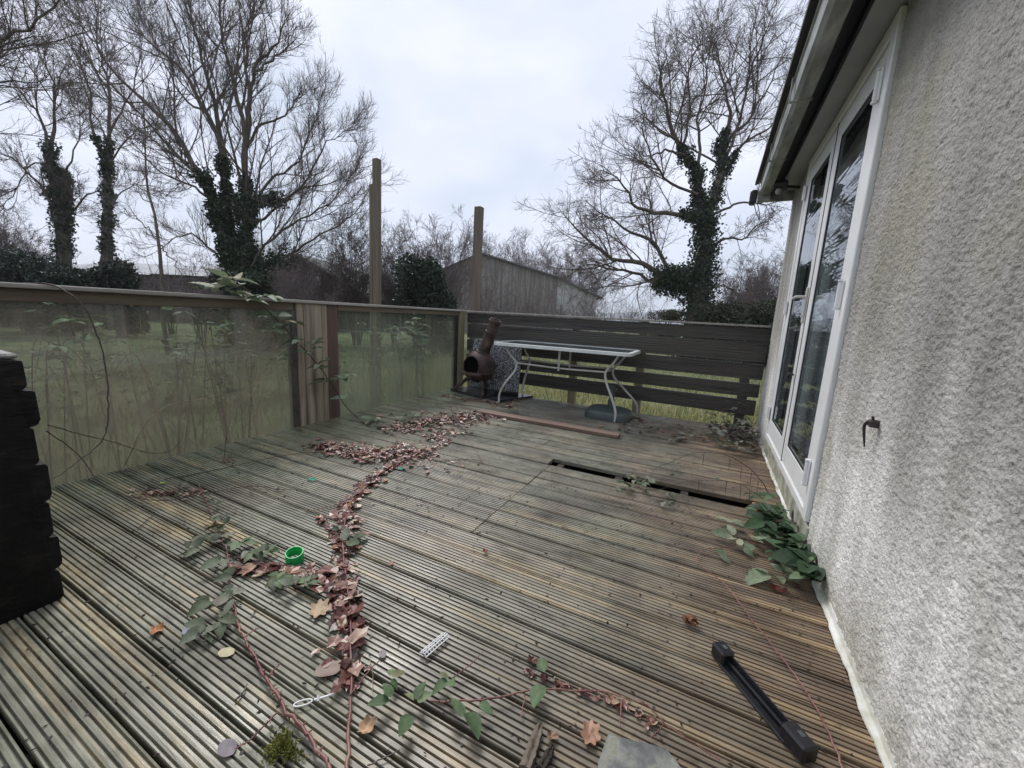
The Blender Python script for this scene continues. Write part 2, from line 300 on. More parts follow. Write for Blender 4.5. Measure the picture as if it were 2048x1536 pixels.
M_roof1=nmat('dark_sheet_roof',[(.3,(.07,.07,.07)),(.7,(.13,.13,.13))],scale=2,rough=.8)
M_roof2=nmat('pale_grey_sheet_roof',[(.3,(.26,.27,.28)),(.7,(.38,.39,.40))],scale=2,rough=.7)
M_brick=nmat('dark_brick_wall',[(.3,(.035,.028,.025)),(.7,(.08,.06,.052))],scale=3,rough=.9)
M_brickr=nmat('orange_brick',[(.3,(.22,.10,.05)),(.7,(.42,.22,.12))],scale=30,rough=.9,bump=.5,bdist=.004)
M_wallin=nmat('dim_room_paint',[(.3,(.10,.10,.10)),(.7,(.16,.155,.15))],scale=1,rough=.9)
M_gutter=nmat('grimy_white_gutter',[(.3,(.12,.13,.11)),(.5,(.27,.28,.26)),(.7,(.50,.51,.49))],scale=6,rough=.5,stretch=(2,.5,2))
M_soffit=nmat('grey_soffit_board',[(.3,(.30,.31,.32)),(.7,(.42,.43,.44))],scale=3,rough=.5)
M_fascia=nmat('shadow_gap_board',[(.3,(.012,.014,.022)),(.7,(.022,.025,.035))],rough=.7)  # shade of the gap behind the gutter is put into this colour
M_rooft=nmat('roof_felt',[(.3,(.05,.05,.05)),(.7,(.09,.09,.09))],rough=.9)
def rendermat():
    m,nt,P,L=mat0('roughcast_render'); tc=N(nt,'ShaderNodeTexCoord')
    def nz(sc,st=(1,1,1),det=5,dis=0):
        mp=N(nt,'ShaderNodeMapping'); mp.inputs['Scale'].default_value=st; L(tc.outputs['Object'],mp.inputs[0]); n=N(nt,'ShaderNodeTexNoise',i_Scale=float(sc),i_Detail=float(det),i_Distortion=float(dis)); L(mp.outputs[0],n.inputs['Vector']); return n.outputs['Fac']
    def rmp(f,c): r=ramp(nt,c); L(f,r.inputs[0]); return r.outputs[0]
    sep=N(nt,'ShaderNodeSeparateXYZ'); L(tc.outputs['Object'],sep.inputs[0])
    # eaves shade and stains painted into the upper wall; the foot kept paler
    ad=N(nt,'ShaderNodeMath',operation='MULTIPLY_ADD'); ad.inputs[1].default_value=.9; L(nz(1.5,(1,1,.7),6,.4),ad.inputs[0]); L(sep.outputs[2],ad.inputs[2])
    base=rmp_=None
    mr=N(nt,'ShaderNodeMapRange'); mr.inputs['From Min'].default_value=.9; mr.inputs['From Max'].default_value=1.5; L(ad.outputs[0],mr.inputs[0])
    r=ramp(nt,[(0,(.80,.785,.76)),(.45,(.56,.545,.515)),(1,(.35,.338,.318))]); L(mr.outputs[0],r.inputs[0]); c=r.outputs[0]
    def mix(a,b,f=None,mode='MIX',k=1.):
        x=N(nt,'ShaderNodeMixRGB',blend_type=mode); x.inputs[0].default_value=k
        if f is not None: L(f,x.inputs[0])
        L(a,x.inputs[1]); L(b,x.inputs[2]); return x.outputs[0]
    c=mix(c,rmp(nz(2.2,(1,3,.18),6,.2),[(.33,(.66,.66,.64)),(.5,(.95,.95,.94)),(.62,(1.12,1.12,1.12))]),None,'MULTIPLY',.85)
    al=rmp(nz(1.7,(1,1.4,1),6,.5),[(.50,(0,0,0)),(.68,(.55,.55,.55))]); c=mix(c,rmp(nz(30),[(.3,(.25,.235,.16)),(.7,(.40,.385,.28))]),al)
    zb=N(nt,'ShaderNodeMapRange'); zb.inputs['From Min'].default_value=.20; zb.inputs['From Max'].default_value=.02; L(sep.outputs[2],zb.inputs[0]); zm=N(nt,'ShaderNodeMath',operation='MULTIPLY'); L(zb.outputs[0],zm.inputs[0]); L(nz(9,(1,1,1),5),zm.inputs[1]); c=mix(c,rmp(nz(40),[(.3,(.16,.16,.09)),(.7,(.34,.33,.22))]),zm.outputs[0])
    c=mix(c,rmp(nz(150,(1,1,1),4),[(.30,(.48,.48,.47)),(.44,(.95,.95,.95)),(.7,(1.14,1.14,1.14))]),None,'MULTIPLY',.8)
    c=mix(c,rmp(nz(7,(1,1.5,1),5,.5),[(.3,(.86,.86,.84)),(.7,(1.08,1.08,1.08))]),None,'MULTIPLY',.7)
    L(c,P.inputs['Base Color']); P.inputs['Roughness'].default_value=.8
    b=N(nt,'ShaderNodeBump',i_Strength=1.); b.inputs['Distance'].default_value=.006; L(nz(130,(1,1,1),5),b.inputs['Height']); L(b.outputs[0],P.inputs['Normal']); return m
M_render=rendermat()
def front(nt,sock):
    g=nt.nodes.new('ShaderNodeNewGeometry'); a=N(nt,'ShaderNodeMath',operation='SUBTRACT'); a.inputs[0].default_value=1; nt.links.new(g.outputs['Backfacing'],a.inputs[1]); b=N(nt,'ShaderNodeMath',operation='MULTIPLY'); nt.links.new(a.outputs[0],b.inputs[0]); nt.links.new(sock,b.inputs[1]); return b.outputs[0]
def dirtyglass():
    m,nt,P,L=mat0('dirty_balustrade_glass'); nt.nodes.remove(P); out=nt.nodes['Material Output']; tc=N(nt,'ShaderNodeTexCoord')
    sep=N(nt,'ShaderNodeSeparateXYZ'); L(tc.outputs['Object'],sep.inputs[0])
    n=N(nt,'ShaderNodeTexNoise',i_Scale=2.2,i_Detail=6.,i_Distortion=.4); L(tc.outputs['Object'],n.inputs['Vector'])
    n2=N(nt,'ShaderNodeTexNoise',i_Scale=35.,i_Detail=5.); L(tc.outputs['Object'],n2.inputs['Vector'])
    hm=N(nt,'ShaderNodeMapRange'); hm.inputs['From Min'].default_value=.90; hm.inputs['From Max'].default_value=.30; hm.inputs['To Min'].default_value=.14; hm.inputs['To Max'].default_value=.56; L(sep.outputs[2],hm.inputs[0])
    a=N(nt,'ShaderNodeMath',operation='MULTIPLY_ADD'); a.inputs[1].default_value=.5; L(n.outputs['Fac'],a.inputs[0]); L(hm.outputs[0],a.inputs[2])
    a2=N(nt,'ShaderNodeMath',operation='MULTIPLY_ADD'); a2.inputs[1].default_value=.22; L(n2.outputs['Fac'],a2.inputs[0]); L(a.outputs[0],a2.inputs[2])
    mps=N(nt,'ShaderNodeMapping'); mps.inputs['Scale'].default_value=(1,14,.9); L(tc.outputs['Object'],mps.inputs[0]); ns=N(nt,'ShaderNodeTexNoise',i_Scale=2.,i_Detail=6.,i_Roughness=.65); L(mps.outputs[0],ns.inputs['Vector'])
    a5=N(nt,'ShaderNodeMath',operation='MULTIPLY_ADD'); a5.inputs[1].default_value=.55; L(ns.outputs['Fac'],a5.inputs[0]); L(a2.outputs[0],a5.inputs[2])
    a3=N(nt,'ShaderNodeMath',operation='SUBTRACT',use_clamp=True); a3.inputs[1].default_value=.54; L(a5.outputs[0],a3.inputs[0])
    mc=N(nt,'ShaderNodeMapRange'); mc.inputs['From Min'].default_value=1.9; mc.inputs['From Max'].default_value=2.9; L(sep.outputs[1],mc.inputs[0])
    br=N(nt,'ShaderNodeMixRGB'); br.inputs[1].default_value=(.34,.285,.225,1); br.inputs[2].default_value=(.30,.31,.235,1); L(mc.outputs[0],br.inputs[0])
    df=N(nt,'ShaderNodeBsdfDiffuse'); tl=N(nt,'ShaderNodeBsdfTranslucent'); L(br.outputs[0],df.inputs[0]); L(br.outputs[0],tl.inputs[0]); dm=N(nt,'ShaderNodeMixShader',i_Fac=.4); L(df.outputs[0],dm.inputs[1]); L(tl.outputs[0],dm.inputs[2])
    tr=N(nt,'ShaderNodeBsdfTransparent'); tr.inputs[0].default_value=(.80,.86,.82,1)
    m1=N(nt,'ShaderNodeMixShader'); L(front(nt,a3.outputs[0]),m1.inputs[0]); L(tr.outputs[0],m1.inputs[1]); L(dm.outputs[0],m1.inputs[2])
    fr=N(nt,'ShaderNodeFresnel',i_IOR=1.5); gl=N(nt,'ShaderNodeBsdfGlossy',i_Roughness=.03); gl.inputs[0].default_value=(.9,.95,.93,1)
    m2=N(nt,'ShaderNodeMixShader'); L(front(nt,fr.outputs[0]),m2.inputs[0]); L(m1.outputs[0],m2.inputs[1]); L(gl.outputs[0],m2.inputs[2]); L(m2.outputs[0],out.inputs[0]); return m
M_glass=dirtyglass()
def doorglass():
    m,nt,P,L=mat0('door_glass'); nt.nodes.remove(P); out=nt.nodes['Material Output']; tc=N(nt,'ShaderNodeTexCoord'); mp=N(nt,'ShaderNodeMapping'); mp.inputs['Scale'].default_value=(1,.6,5); L(tc.outputs['Object'],mp.inputs[0]); mp.inputs['Scale'].default_value=(1,.5,6)
    n=N(nt,'ShaderNodeTexNoise',i_Scale=2.4,i_Detail=2.); L(mp.outputs[0],n.inputs['Vector']); b=N(nt,'ShaderNodeBump',i_Strength=.45); b.inputs['Distance'].default_value=.006; L(n.outputs['Fac'],b.inputs['Height'])
    fr=N(nt,'ShaderNodeFresnel',i_IOR=4.0); gl=N(nt,'ShaderNodeBsdfGlossy',i_Roughness=.015); gl.inputs[0].default_value=(.95,.97,1,1); L(b.outputs[0],gl.inputs['Normal'])
    tr=N(nt,'ShaderNodeBsdfTransparent'); tr.inputs[0].default_value=(.8,.84,.85,1); m2=N(nt,'ShaderNodeMixShader'); L(front(nt,fr.outputs[0]),m2.inputs[0]); L(tr.outputs[0],m2.inputs[1]); L(gl.outputs[0],m2.inputs[2]); L(m2.outputs[0],out.inputs[0]); return m
M_dglass=doorglass()
M_tglass=nmat('table_glass_top',[(.3,(.03,.04,.045)),(.7,(.08,.10,.10))],scale=5,rough=.08)
# ================================================================== SETTING
GZ=-.38
ax=np.concatenate([-np.geomspace(1500,12,14),np.linspace(-11,11,45),np.geomspace(12,1500,14)])
X,Y=np.meshgrid(ax,ax,indexing='ij'); d=np.hypot(X,Y); Z=GZ+.03*np.sin(X*1.7)*np.cos(Y*1.3)+np.where(d>30,.25*np.sin(X*.07)*np.sin(Y*.05),0)
def gridmesh(name,X,Y,Z,mat,parent=None,smooth=True):
    n,m=X.shape; V=np.stack([X,Y,Z],-1).reshape(-1,3); i=np.arange(n*m).reshape(n,m)
    Fq=np.stack([i[:-1,:-1],i[1:,:-1],i[1:,1:],i[:-1,1:]],-1).reshape(-1,4); return link(name,npmesh(name,V,Fq),mat,parent,smooth)
setp(gridmesh('ground',X,Y,Z,M_ground),kind='structure')
# hills at the horizon
a=np.radians(np.linspace(-60,90,120)); hh=9+6*np.sin(a*5)+4*np.sin(a*11+1)+1.2*np.sin(a*47)
R0,R1,R2=600,680,900
hx=np.stack([-np.sin(a)*R0,-np.sin(a)*R1,-np.sin(a)*R2]); hy=np.stack([np.cos(a)*R0,np.cos(a)*R1,np.cos(a)*R2]); hz=np.stack([0*a-1,hh,0*a-1])
setp(gridmesh('hills',hx.T,hy.T,hz.T,M_hill),kind='structure')
# deck
PITCHB=.1312; Y0=.332; WB=.1215; XL,XR=-3.12,.497
def board_profile():
    n=7; p=WB/n; pr=[(0.,-.026),(0.,-.003),(.0018,0.)]
    for k in range(n):
        a0=k*p; g0=a0+p*.5-.0024+.001
        if k>0 or True:
            pass
        pr+=[(max(a0+.0008,.002),0.),(g0-.0014,-.0003),(g0-.0004,-.0030),(g0,-.0085),(g0+.0036,-.0085),(g0+.0040,-.0030),(g0+.0050,-.0003)]
    pr+=[(WB-.0018,0.),(WB,-.003),(WB,-.026)]
    return pr
PR=np.array(board_profile()); mb=[];fb=[];off=0
def add_board(y,x0,x1,seed):
    global off
    r=np.random.default_rng(seed); n=max(4,int((x1-x0)/.09)); xs=np.linspace(x0,x1,n); k=len(PR)
    ph=r.uniform(0,6,3); zz=.0012*np.sin(xs*2.2+ph[0])+.0006*np.sin(xs*7+ph[1])+r.normal(0,.0011); yy=y+r.normal(0,.0008)+.0012*np.sin(xs*1.3+ph[2]); tilt=r.normal(0,.012)
    V=np.zeros((n,k,3)); V[:,:,0]=xs[:,None]; V[:,:,1]=yy[:,None]+PR[None,:,0]; V[:,:,2]=zz[:,None]+PR[None,:,1]+tilt*(PR[None,:,0]-WB/2)
    mb.append(V.reshape(-1,3)); i=np.arange(n*k).reshape(n,k)+off
    fb.extend(np.stack([i[:-1,:-1],i[1:,:-1],i[1:,1:],i[:-1,1:]],-1).reshape(-1,4)[:,::-1].tolist()); fb.append(i[0].tolist()); fb.append(i[-1][::-1].tolist()); off+=n*k
for n in range(-12,34):
    y=Y0+n*PITCHB
    if y+WB>4.76: break
    if 9<=n<17: add_board(y,XL,-.925,n+100); add_board(y,-.918,XR,n+200)
    elif n==17: add_board(y,XL,-.945,n+100); add_board(y,.40,XR,n+300)
    else: add_board(y,XL,XR,n+100)
deck=link('deck',npmesh('deck',np.concatenate(mb),fb),M_deck); setp(deck,kind='structure'); ZD=0
m=MB(); rs=random.Random(77)
for x in np.arange(-2.98,.5,.42):
    for n in range(-3,34):
        for o_ in(.030,.092):
            yy=Y0+n*PITCHB+o_; xx=x+.02+rs.gauss(0,.008)
            if n==17 and -.95<xx<.4: continue
            m.add([[xx+.0042*math.cos(t),yy+.0042*math.sin(t),.0028] for t in np.linspace(0,2*PI,9)[:-1]],[list(range(8))])
sc_=m.build('screw_heads',nmat('rusty_screw_head',[(.3,(.01,.008,.006)),(.7,(.05,.03,.02))],rough=.6),deck); sc_['kind']='stuff'
m=MB()
for x in np.arange(-3.0,.5,.42): m.box((x,-1.2,-.17),(x+.045,4.7,-.030))
m.box((XL,4.722,-.17),(XR,4.75,-.034)); m.box((XL+.004,-1.2,-.17),(XL+.03,4.72,-.034)); j=m.build('deck_joists',M_joist); setp(j,kind='structure')
m=MB(); m.box((-3.08,-1.2,GZ-.02),(.5,4.7,GZ+.05)); setp(m.build('soil_under_deck',M_void),kind='structure')
# ------------------------------------------------------------------ house
WX=.52; house=thing('house','pale grey roughcast house with white french doors along the right of the deck','house',(WX,2,0))
def vnoise(shape,cell,r):
    n0=int(shape[0]/cell)+3; n1=int(shape[1]/cell)+3; g=r.random((n0,n1)); return g
def lumps(Yc,Zc,cell,r):     # smooth value noise sampled at wall coordinates
    gx=Yc/cell; gz=Zc/cell; i=np.floor(gx).astype(int); j=np.floor(gz).astype(int); fx=gx-i; fz=gz-j; fx=fx*fx*(3-2*fx); fz=fz*fz*(3-2*fz)
    T=r.random((256,256)); t=lambda a,b: T[(a*7+b*3)%256,(b*5+a)%256]
    return (t(i,j)*(1-fx)+t(i+1,j)*fx)*(1-fz)+(t(i,j+1)*(1-fx)+t(i+1,j+1)*fx)*fz
r5=np.random.default_rng(5)
TT=[np.random.default_rng(50+k).random((512,512)) for k in range(3)]
def vn(Yc,Zc,cell,T):
    gx=Yc/cell+40; gz=Zc/cell+40; i=np.floor(gx).astype(int); j=np.floor(gz).astype(int); fx=gx-i; fz=gz-j; fx=fx*fx*(3-2*fx); fz=fz*fz*(3-2*fz)
    g=lambda a,b:T[a%512,b%512]
    return (g(i,j)*(1-fx)+g(i+1,j)*fx)*(1-fz)+(g(i,j+1)*(1-fx)+g(i+1,j+1)*fx)*fz
def wallpatch(y0,y1,z0,z1,stepf,stepz):
    ys=[y0]
    while ys[-1]<y1: ys.append(min(y1,ys[-1]+max(.0035,stepf*abs(ys[-1]))))
    ys=np.array(ys); zs=np.arange(z0,z1+stepz*.5,stepz); zs[-1]=z1; Yg,Zg=np.meshgrid(ys,zs,indexing='ij')
    A=Yg+Zg*.5; B=Zg-Yg*.35
    hgt=.0042*np.abs(vn(A,B*1.5,.016,TT[0])*2-1)+.0046*vn(A*1.0,B*1.6,.0095,TT[1])+.0012*vn(Yg,Zg,.006,TT[2])+.006*vn(Yg,Zg,.35,TT[1])
    return WX-hgt+.004,Yg,Zg
DY0,DY1,DZ0,DZ1=2.20,3.86,.14,2.285
def wpart(nm,*a):
    Xg,Yg,Zg=wallpatch(*a); return gridmesh(nm,Xg,Yg,Zg,M_render,house)
wpart('wall',.803,DY0,.0,2.33,.0042,.0052)
wpart('wall',DY1,4.62,.0,2.33,.003,.008)
wpart('wall',-3,-1.0,.0,2.33,.02,.03)
m=MB(); m.box((WX+.006,-3,2.287),(WX+.25,4.6,2.42)); m.box((WX+.008,4.35,-.4),(WX+3,4.612,2.42)); m.box((WX+.012,.81,-.4),(WX+.25,DY0,2.28)); m.box((WX+.012,DY1,-.4),(WX+.25,4.34,2.28)); m.box((WX+.01,-3,-.4),(WX+.25,-1.,2.28)); m.box((WX+2.9,-3,-.4),(WX+3,4.34,2.42)); m.box((WX+.26,-3,-.02),(WX+2.89,4.34,.02))
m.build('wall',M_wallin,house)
m=MB(); m.box((WX-.012,DY0-.02,-.25),(WX+.24,DY1,.125),.006); m.build('plinth',nmat('green_stained_concrete',[(.3,(.16,.16,.11)),(.5,(.32,.32,.25)),(.7,(.5,.5,.44))],scale=12,rough=.8),house)
# peeling white flashing strip where wall meets deck
r=random.Random(3); V=[];Fc=[]; ys=np.linspace(-1,4.3,160)
for i,y in enumerate(ys):
    e=.004*math.sin(y*23)+r.uniform(-.003,.003); V+=[[.494+e*.8,y,.004],[.4955+e*.6,y,.009],[.509,y,.014+r.uniform(0,.003)],[.5135,y,.030+.004*math.sin(y*5)+e],[.517,y,.031+.004*math.sin(y*5)+e]]
for i in range(len(ys)-1):
    for k in range(4): Fc.append([i*5+k,i*5+k+1,(i+1)*5+k+1,(i+1)*5+k])
mb2=MB().add(V,Fc); mb2.build('edge_strip',nmat('peeling_white_paint',[(.3,(.22,.23,.14)),(.45,(.50,.50,.42)),(.6,(.72,.72,.69)),(.9,(.78,.78,.76))],scale=11,rough=.6,detail=8,stretch=(1,.6,1)),house)
# eaves
m=MB(); m.box((.405,-3,2.292),(WX-.002,4.60,2.305)); m.build('soffit',M_soffit,house)
m=MB(); m.box((.335,-3,2.35),(.404,4.6,2.36)); m.box((.395,-3,2.303),(.404,4.6,2.35)); m.box((.330,-3,2.27),(.336,4.58,2.40)); m.build('fascia',M_fascia,house)
# gutter: square-section trough with returned lip and brackets
m=MB(); gp=[(.325,2.40),(.325,2.262),(.318,2.253),(.262,2.253),(.243,2.275),(.238,2.355),(.229,2.36),(.229,2.366),(.245,2.366),(.249,2.282),(.266,2.261),(.316,2.261),(.319,2.40)]
ys=[-3,4.55]; n=len(gp); m.add([[x,y,z] for y in ys for x,z in gp],[[k,(k+1)%n,n+(k+1)%n,n+k] for k in range(n)]+[list(range(n)),list(range(2*n-1,n-1,-1))])
for y in(1.0,1.9,2.78,3.66,4.50): m.box((.226,y,2.25),(.33,y+.022,2.256)); m.box((.222,y,2.25),(.228,y+.022,2.37))
g=m.build('gutter',M_gutter,house); shade(g,30)
m=MB(); m.box((.335,4.604,2.205),(.62,4.63,2.40),.003); m.box((.232,4.56,2.21),(.333,4.64,2.30),.004); m.build('bargeboard',M_gutter,house)
m=MB(); m.box((.165,4.55,2.19),(.225,4.66,2.31),.012); m.build('gutter_outlet',M_blackp,house)
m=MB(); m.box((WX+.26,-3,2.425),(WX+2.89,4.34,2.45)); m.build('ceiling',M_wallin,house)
m=MB(); m.add([[.20,-3.2,2.40],[.20,4.75,2.40],[2.6,4.75,3.2],[2.6,-3.2,3.2],[.20,-3.2,2.43],[.20,4.75,2.43],[2.6,4.75,3.23],[2.6,-3.2,3.23]],[[0,1,2,3],[4,7,6,5],[0,4,5,1],[1,5,6,2],[2,6,7,3],[3,7,4,0]]); m.build('roof',M_rooft,house)
# french doors
door=MB()
xf=.497
door.box((xf,2.205,DZ0),(WX+.06,2.275,DZ1-.005),.004); door.box((xf,3.785,DZ0),(WX+.06,3.855,DZ1-.005),.004)
door.box((xf+.0005,2.276,DZ1-.075),(WX+.06,3.784,DZ1-.006),.004); door.box((xf+.0005,2.276,DZ0),(WX+.06,3.784,DZ0+.045),.004)
df=door.build('door',M_white,house)
def leaf_(y0,y1,nm,hy):
    m=MB(); x0=xf+.006; s=.105
    m.box((x0,y0,.19),(x0+.026,y0+s,2.20),.007); m.box((x0,y1-s,.19),(x0+.026,y1,2.20),.007)
    m.box((x0+.0006,y0+s-.006,.1905),(x0+.0255,y1-s+.006,.19+.13),.007); m.box((x0+.0006,y0+s-.006,2.20-s),(x0+.0255,y1-s+.006,2.1995),.007)
    lf=m.build('leaf_frame',M_white,df)
    m=MB()
    for a,b,c,d in((y0+s-.001,y0+s+.007,.32,2.095),(y1-s-.007,y1-s+.001,.32,2.095)): m.box((x0+.003,a,c),(x0+.0075,b,d))
    m.box((x0+.003,y0+s,.315),(x0+.0075,y1-s,.326)); m.box((x0+.003,y0+s,2.088),(x0+.0075,y1-s,2.10)); m.build('gasket',M_rubber,df)
    m=MB(); m.box((x0+.008,y0+s,.32),(x0+.012,y1-s,2.097)); m.build('pane',M_dglass,df)
leaf_(2.282,3.028,'r',0); leaf_(3.036,3.780,'l',0)
m=MB(); m.box((xf+.004,2.2765,.18),(xf+.03,2.2815,2.205)); m.box((xf+.004,3.0285,.18),(xf+.03,3.0355,2.205)); m.build('gasket',M_rubber,df)
for z in(2.04,1.20,.36):
    m=MB(); m.box((xf-.010,2.262,z-.062),(xf-.0005,2.298,z+.062),.003); m.tube([(xf-.012,2.279,z-.055),(xf-.012,2.279,z+.055)],.010,10); m.tube([(xf-.012,2.279,z-.066),(xf-.012,2.279,z-.058)],.0125,10); m.tube([(xf-.012,2.279,z+.058),(xf-.012,2.279,z+.066)],.0125,10); m.build('hinge',M_white,df)
    m=MB(); m.tube([(xf-.010,3.783,z-.05),(xf-.010,3.783,z+.05)],.010,10); m.box((xf-.008,3.765,z-.05),(xf-.0005,3.80,z+.05),.003); m.build('hinge',M_white,df)
m=MB(); m.box((xf-.006,3.068,1.08),(xf+.0055,3.098,1.30),.004); m.tube([(xf,3.083,1.24),(xf-.045,3.083,1.24),(xf-.05,3.10,1.24),(xf-.05,3.20,1.236)],.009,8,4); m.tube([(xf+.002,3.083,1.13),(xf-.008,3.083,1.13)],.012,12); m.build('handle',M_alu,df)
m=MB(); m.tube([(xf+.003,3.08,.75),(xf-.02,3.08,.75)],.007,8); m.tube([(xf-.02,3.08,.75),(xf-.028,3.08,.75)],.014,12); m.build('lock_knob',M_iron,df)
# vertical blinds inside, made pale and full-height to brighten the panes
m=MB()
for k in range(17): y=2.30+k*.09; m.box((WX+.085,y,.25),(WX+.088,y+.07,2.2),rot=rotm('Z',.25+.05*math.sin(k*2.1)))
m.build('blind',nmat('blind_fabric',[(.3,(.5,.5,.49)),(.7,(.66,.66,.65))],rough=.9),df)
# frame of the neighbouring window next to the camera
m=MB(); m.box((xf,.735,.08),(WX+.06,.80,2.28),.004); m.box((xf,-.99,.08),(WX+.06,-.93,2.28),.004); m.box((xf+.001,-.93,.08),(WX+.06,.734,.16),.004); m.box((xf+.001,-.93,2.2),(WX+.06,.734,2.28),.004); m.box((xf+.001,-.1,.16),(WX+.06,-.03,2.2),.004)
wf=m.build('window',M_white,house); m=MB(); m.box((WX+.02,-.93,.16),(WX+.026,-.1,2.2)); m.box((WX+.02,-.03,.16),(WX+.026,.734,2.2)); m.build('pane',M_dglass,wf)
m=MB(); m.box((WX+.0,-1.,-.3),(WX+.25,.80,.079)); m.build('plinth',M_wallin,house)
# floodlight under the eaves
fp=(.37,4.22,2.24); fl=thing('floodlight','small black security floodlight under the eaves above the french doors','floodlight',fp)
m=MB(); m.box((fp[0]-.05,fp[1]-.03,fp[2]-.045),(fp[0]+.05,fp[1]+.03,fp[2]+.03),.008,rot=rotm('X',.5)); m.build('lamp_housing',M_blackp,fl)
m=MB(); m.box((fp[0]-.006,fp[1]-.01,fp[2]+.03),(fp[0]+.006,fp[1]+.01,2.291)); m.build('bracket',M_blackp,fl)
m=MB(); m.tube([(fp[0]+.05,fp[1],fp[2]-.02),(WX-.01,fp[1]+.05,fp[2]-.02)],.012,8); m.build('arm',M_blackp,fl)
m=MB(); m.lathe([(.0,-.045),(.02,-.04),(.026,-.02),(.022,0),(.0,.002)],14,(fp[0]-.01,fp[1]-.03,fp[2]-.045)); shade(m.build('motion_sensor',nmat('grey_sensor',[(.3,(.2,.2,.2)),(.7,(.3,.3,.3))],rough=.4),fl))
# hook on the wall
h1=on(1755,848,0,WX-.006); h2=on(1746,885,0,WX-.008); hk=MB(); hk.box((WX-.03,h1[1]-.016,h1[2]-.012),(WX,h1[1]+.010,h1[2]+.012),.004)
hk.tube([(WX-.028,h1[1]+.004,h1[2]+.004),(WX-.034,h1[1]+.012,h1[2]-.012),(WX-.030,h1[1]+.012,h1[2]-.045),(WX-.022,h1[1]+.016,h1[2]-.085)],[.0048,.0045,.004,.002],8,4)
hk.tube([(WX-.02,h1[1]-.006,h1[2]+.012),(WX-.024,h1[1]-.008,h1[2]+.024)],.004,6)
setp(shade(hk.build('wall_hook',M_iron)),'dark rusty hook bracket fixed to the grey render wall','hook')
# ------------------------------------------------------------------ slatted fence at the far end
FY=4.72; fe=thing('slatted_fence','dark brown slatted timber fence closing the far end of the deck','fence',(-1.3,FY,0))
def ribbed(m,x0,x1,z0,z1,y,th,nr=8,droop=0):
    n=nr; hgt=(z1-z0)/n; prof=[(y+th,z0)]
    prof+=[(y+.002,z0)]
    for k in range(n):
        a0=z0+k*hgt; prof+=[(y,a0+.002),(y,a0+hgt*.55),(y+.005,a0+hgt*.62),(y+.005,a0+hgt*.93)]
    prof+=[(y+.002,z1),(y+th,z1)]
    k=len(prof); xs=np.linspace(x0,x1,14); V=[[x,yy+.002*math.sin(x*3+z0*9),z+droop*(x-x0)] for x in xs for yy,z in prof]
    Fc=[[i*k+j,i*k+(j+1)%k,(i+1)*k+(j+1)%k,(i+1)*k+j] for i in range(13) for j in range(k)]+[list(range(k)),list(range(14*k-1,13*k-1,-1))]
    m.add(V,Fc)
for z0,z1,x1 in((.912,1.040,WX-.01),(.700,.868+.03,WX-.01),(.522,.672+.012,WX-.01),(.338,.476,WX-.02),(.145,.305,WX-.03)):
    mm=MB(); ribbed(mm,-3.06,x1,z0,z1,FY,.024,7,-.004); mm.build('board',M_fence,fe)
mm=MB(); mm.box((-3.16,FY-.045,1.046),(WX-.006,FY+.085,1.066),.003,rot=rotm('Y',.0035)); mm.build('top_rail',M_rail,fe)
for x in(-1.95+.45,-.70,.36):
    mm=MB(); mm.box((x-.045,FY+.028,GZ),(x+.045,FY+.11,1.04),.004); mm.build('post',M_fpost if x<.3 else M_fence,fe)
# ------------------------------------------------------------------ glass balustrade on the left
bx=-3.12; ba=thing('glass_balustrade','timber balustrade with dirty glass panels along the left side of the deck','balustrade',(bx,2,0))
mm=MB(); mm.box((bx-.07,-1.5,1.054),(bx+.055,4.66,1.079),.004); mm.build('handrail',M_rail,ba)
mm=MB(); mm.box((bx-.03,-1.5,.988),(bx+.02,2.165,1.052),.003); mm.box((bx-.03,2.60,1.002),(bx+.02,4.60,1.052),.003); mm.build('beam',M_beam,ba)
for y0,y1 in((-1.4,2.13),(2.605,4.50)):
    mm=MB(); mm.box((bx-.003,y0,-.012),(bx+.003,y1,1.0)); mm.build('glass_panel',M_glass,ba)
mm=MB(); mm.box((bx-.045,2.135,-.2),(bx+.02,2.178,.99),.003); mm.build('post',M_fence,ba)
mm=MB(); mm.box((bx-.045,4.505,-.2),(bx+.014,4.565,1.0),.003); mm.build('post',M_joist,ba)
mm=MB(); mm.box((bx-.06,4.57,-.2),(bx+.045,4.68,1.052),.004); mm.build('post',M_fpost,ba)
yb=[2.182,2.245,2.335,2.42,2.475,2.595]; 
for k in range(5):
    mm=MB(); mm.box((bx+.002,yb[k],-.02),(bx+.028+(.004 if k==1 else 0)-(.006 if k==4 else 0),yb[k+1]-.003,1.05),.002); mm.build('cladding_board',(M_cladb if k in(4,) else M_clad),ba)
mm=MB(); mm.box((bx-.09,2.2,-.25),(bx-.002,2.58,1.05)); mm.build('post',M_joist,ba)
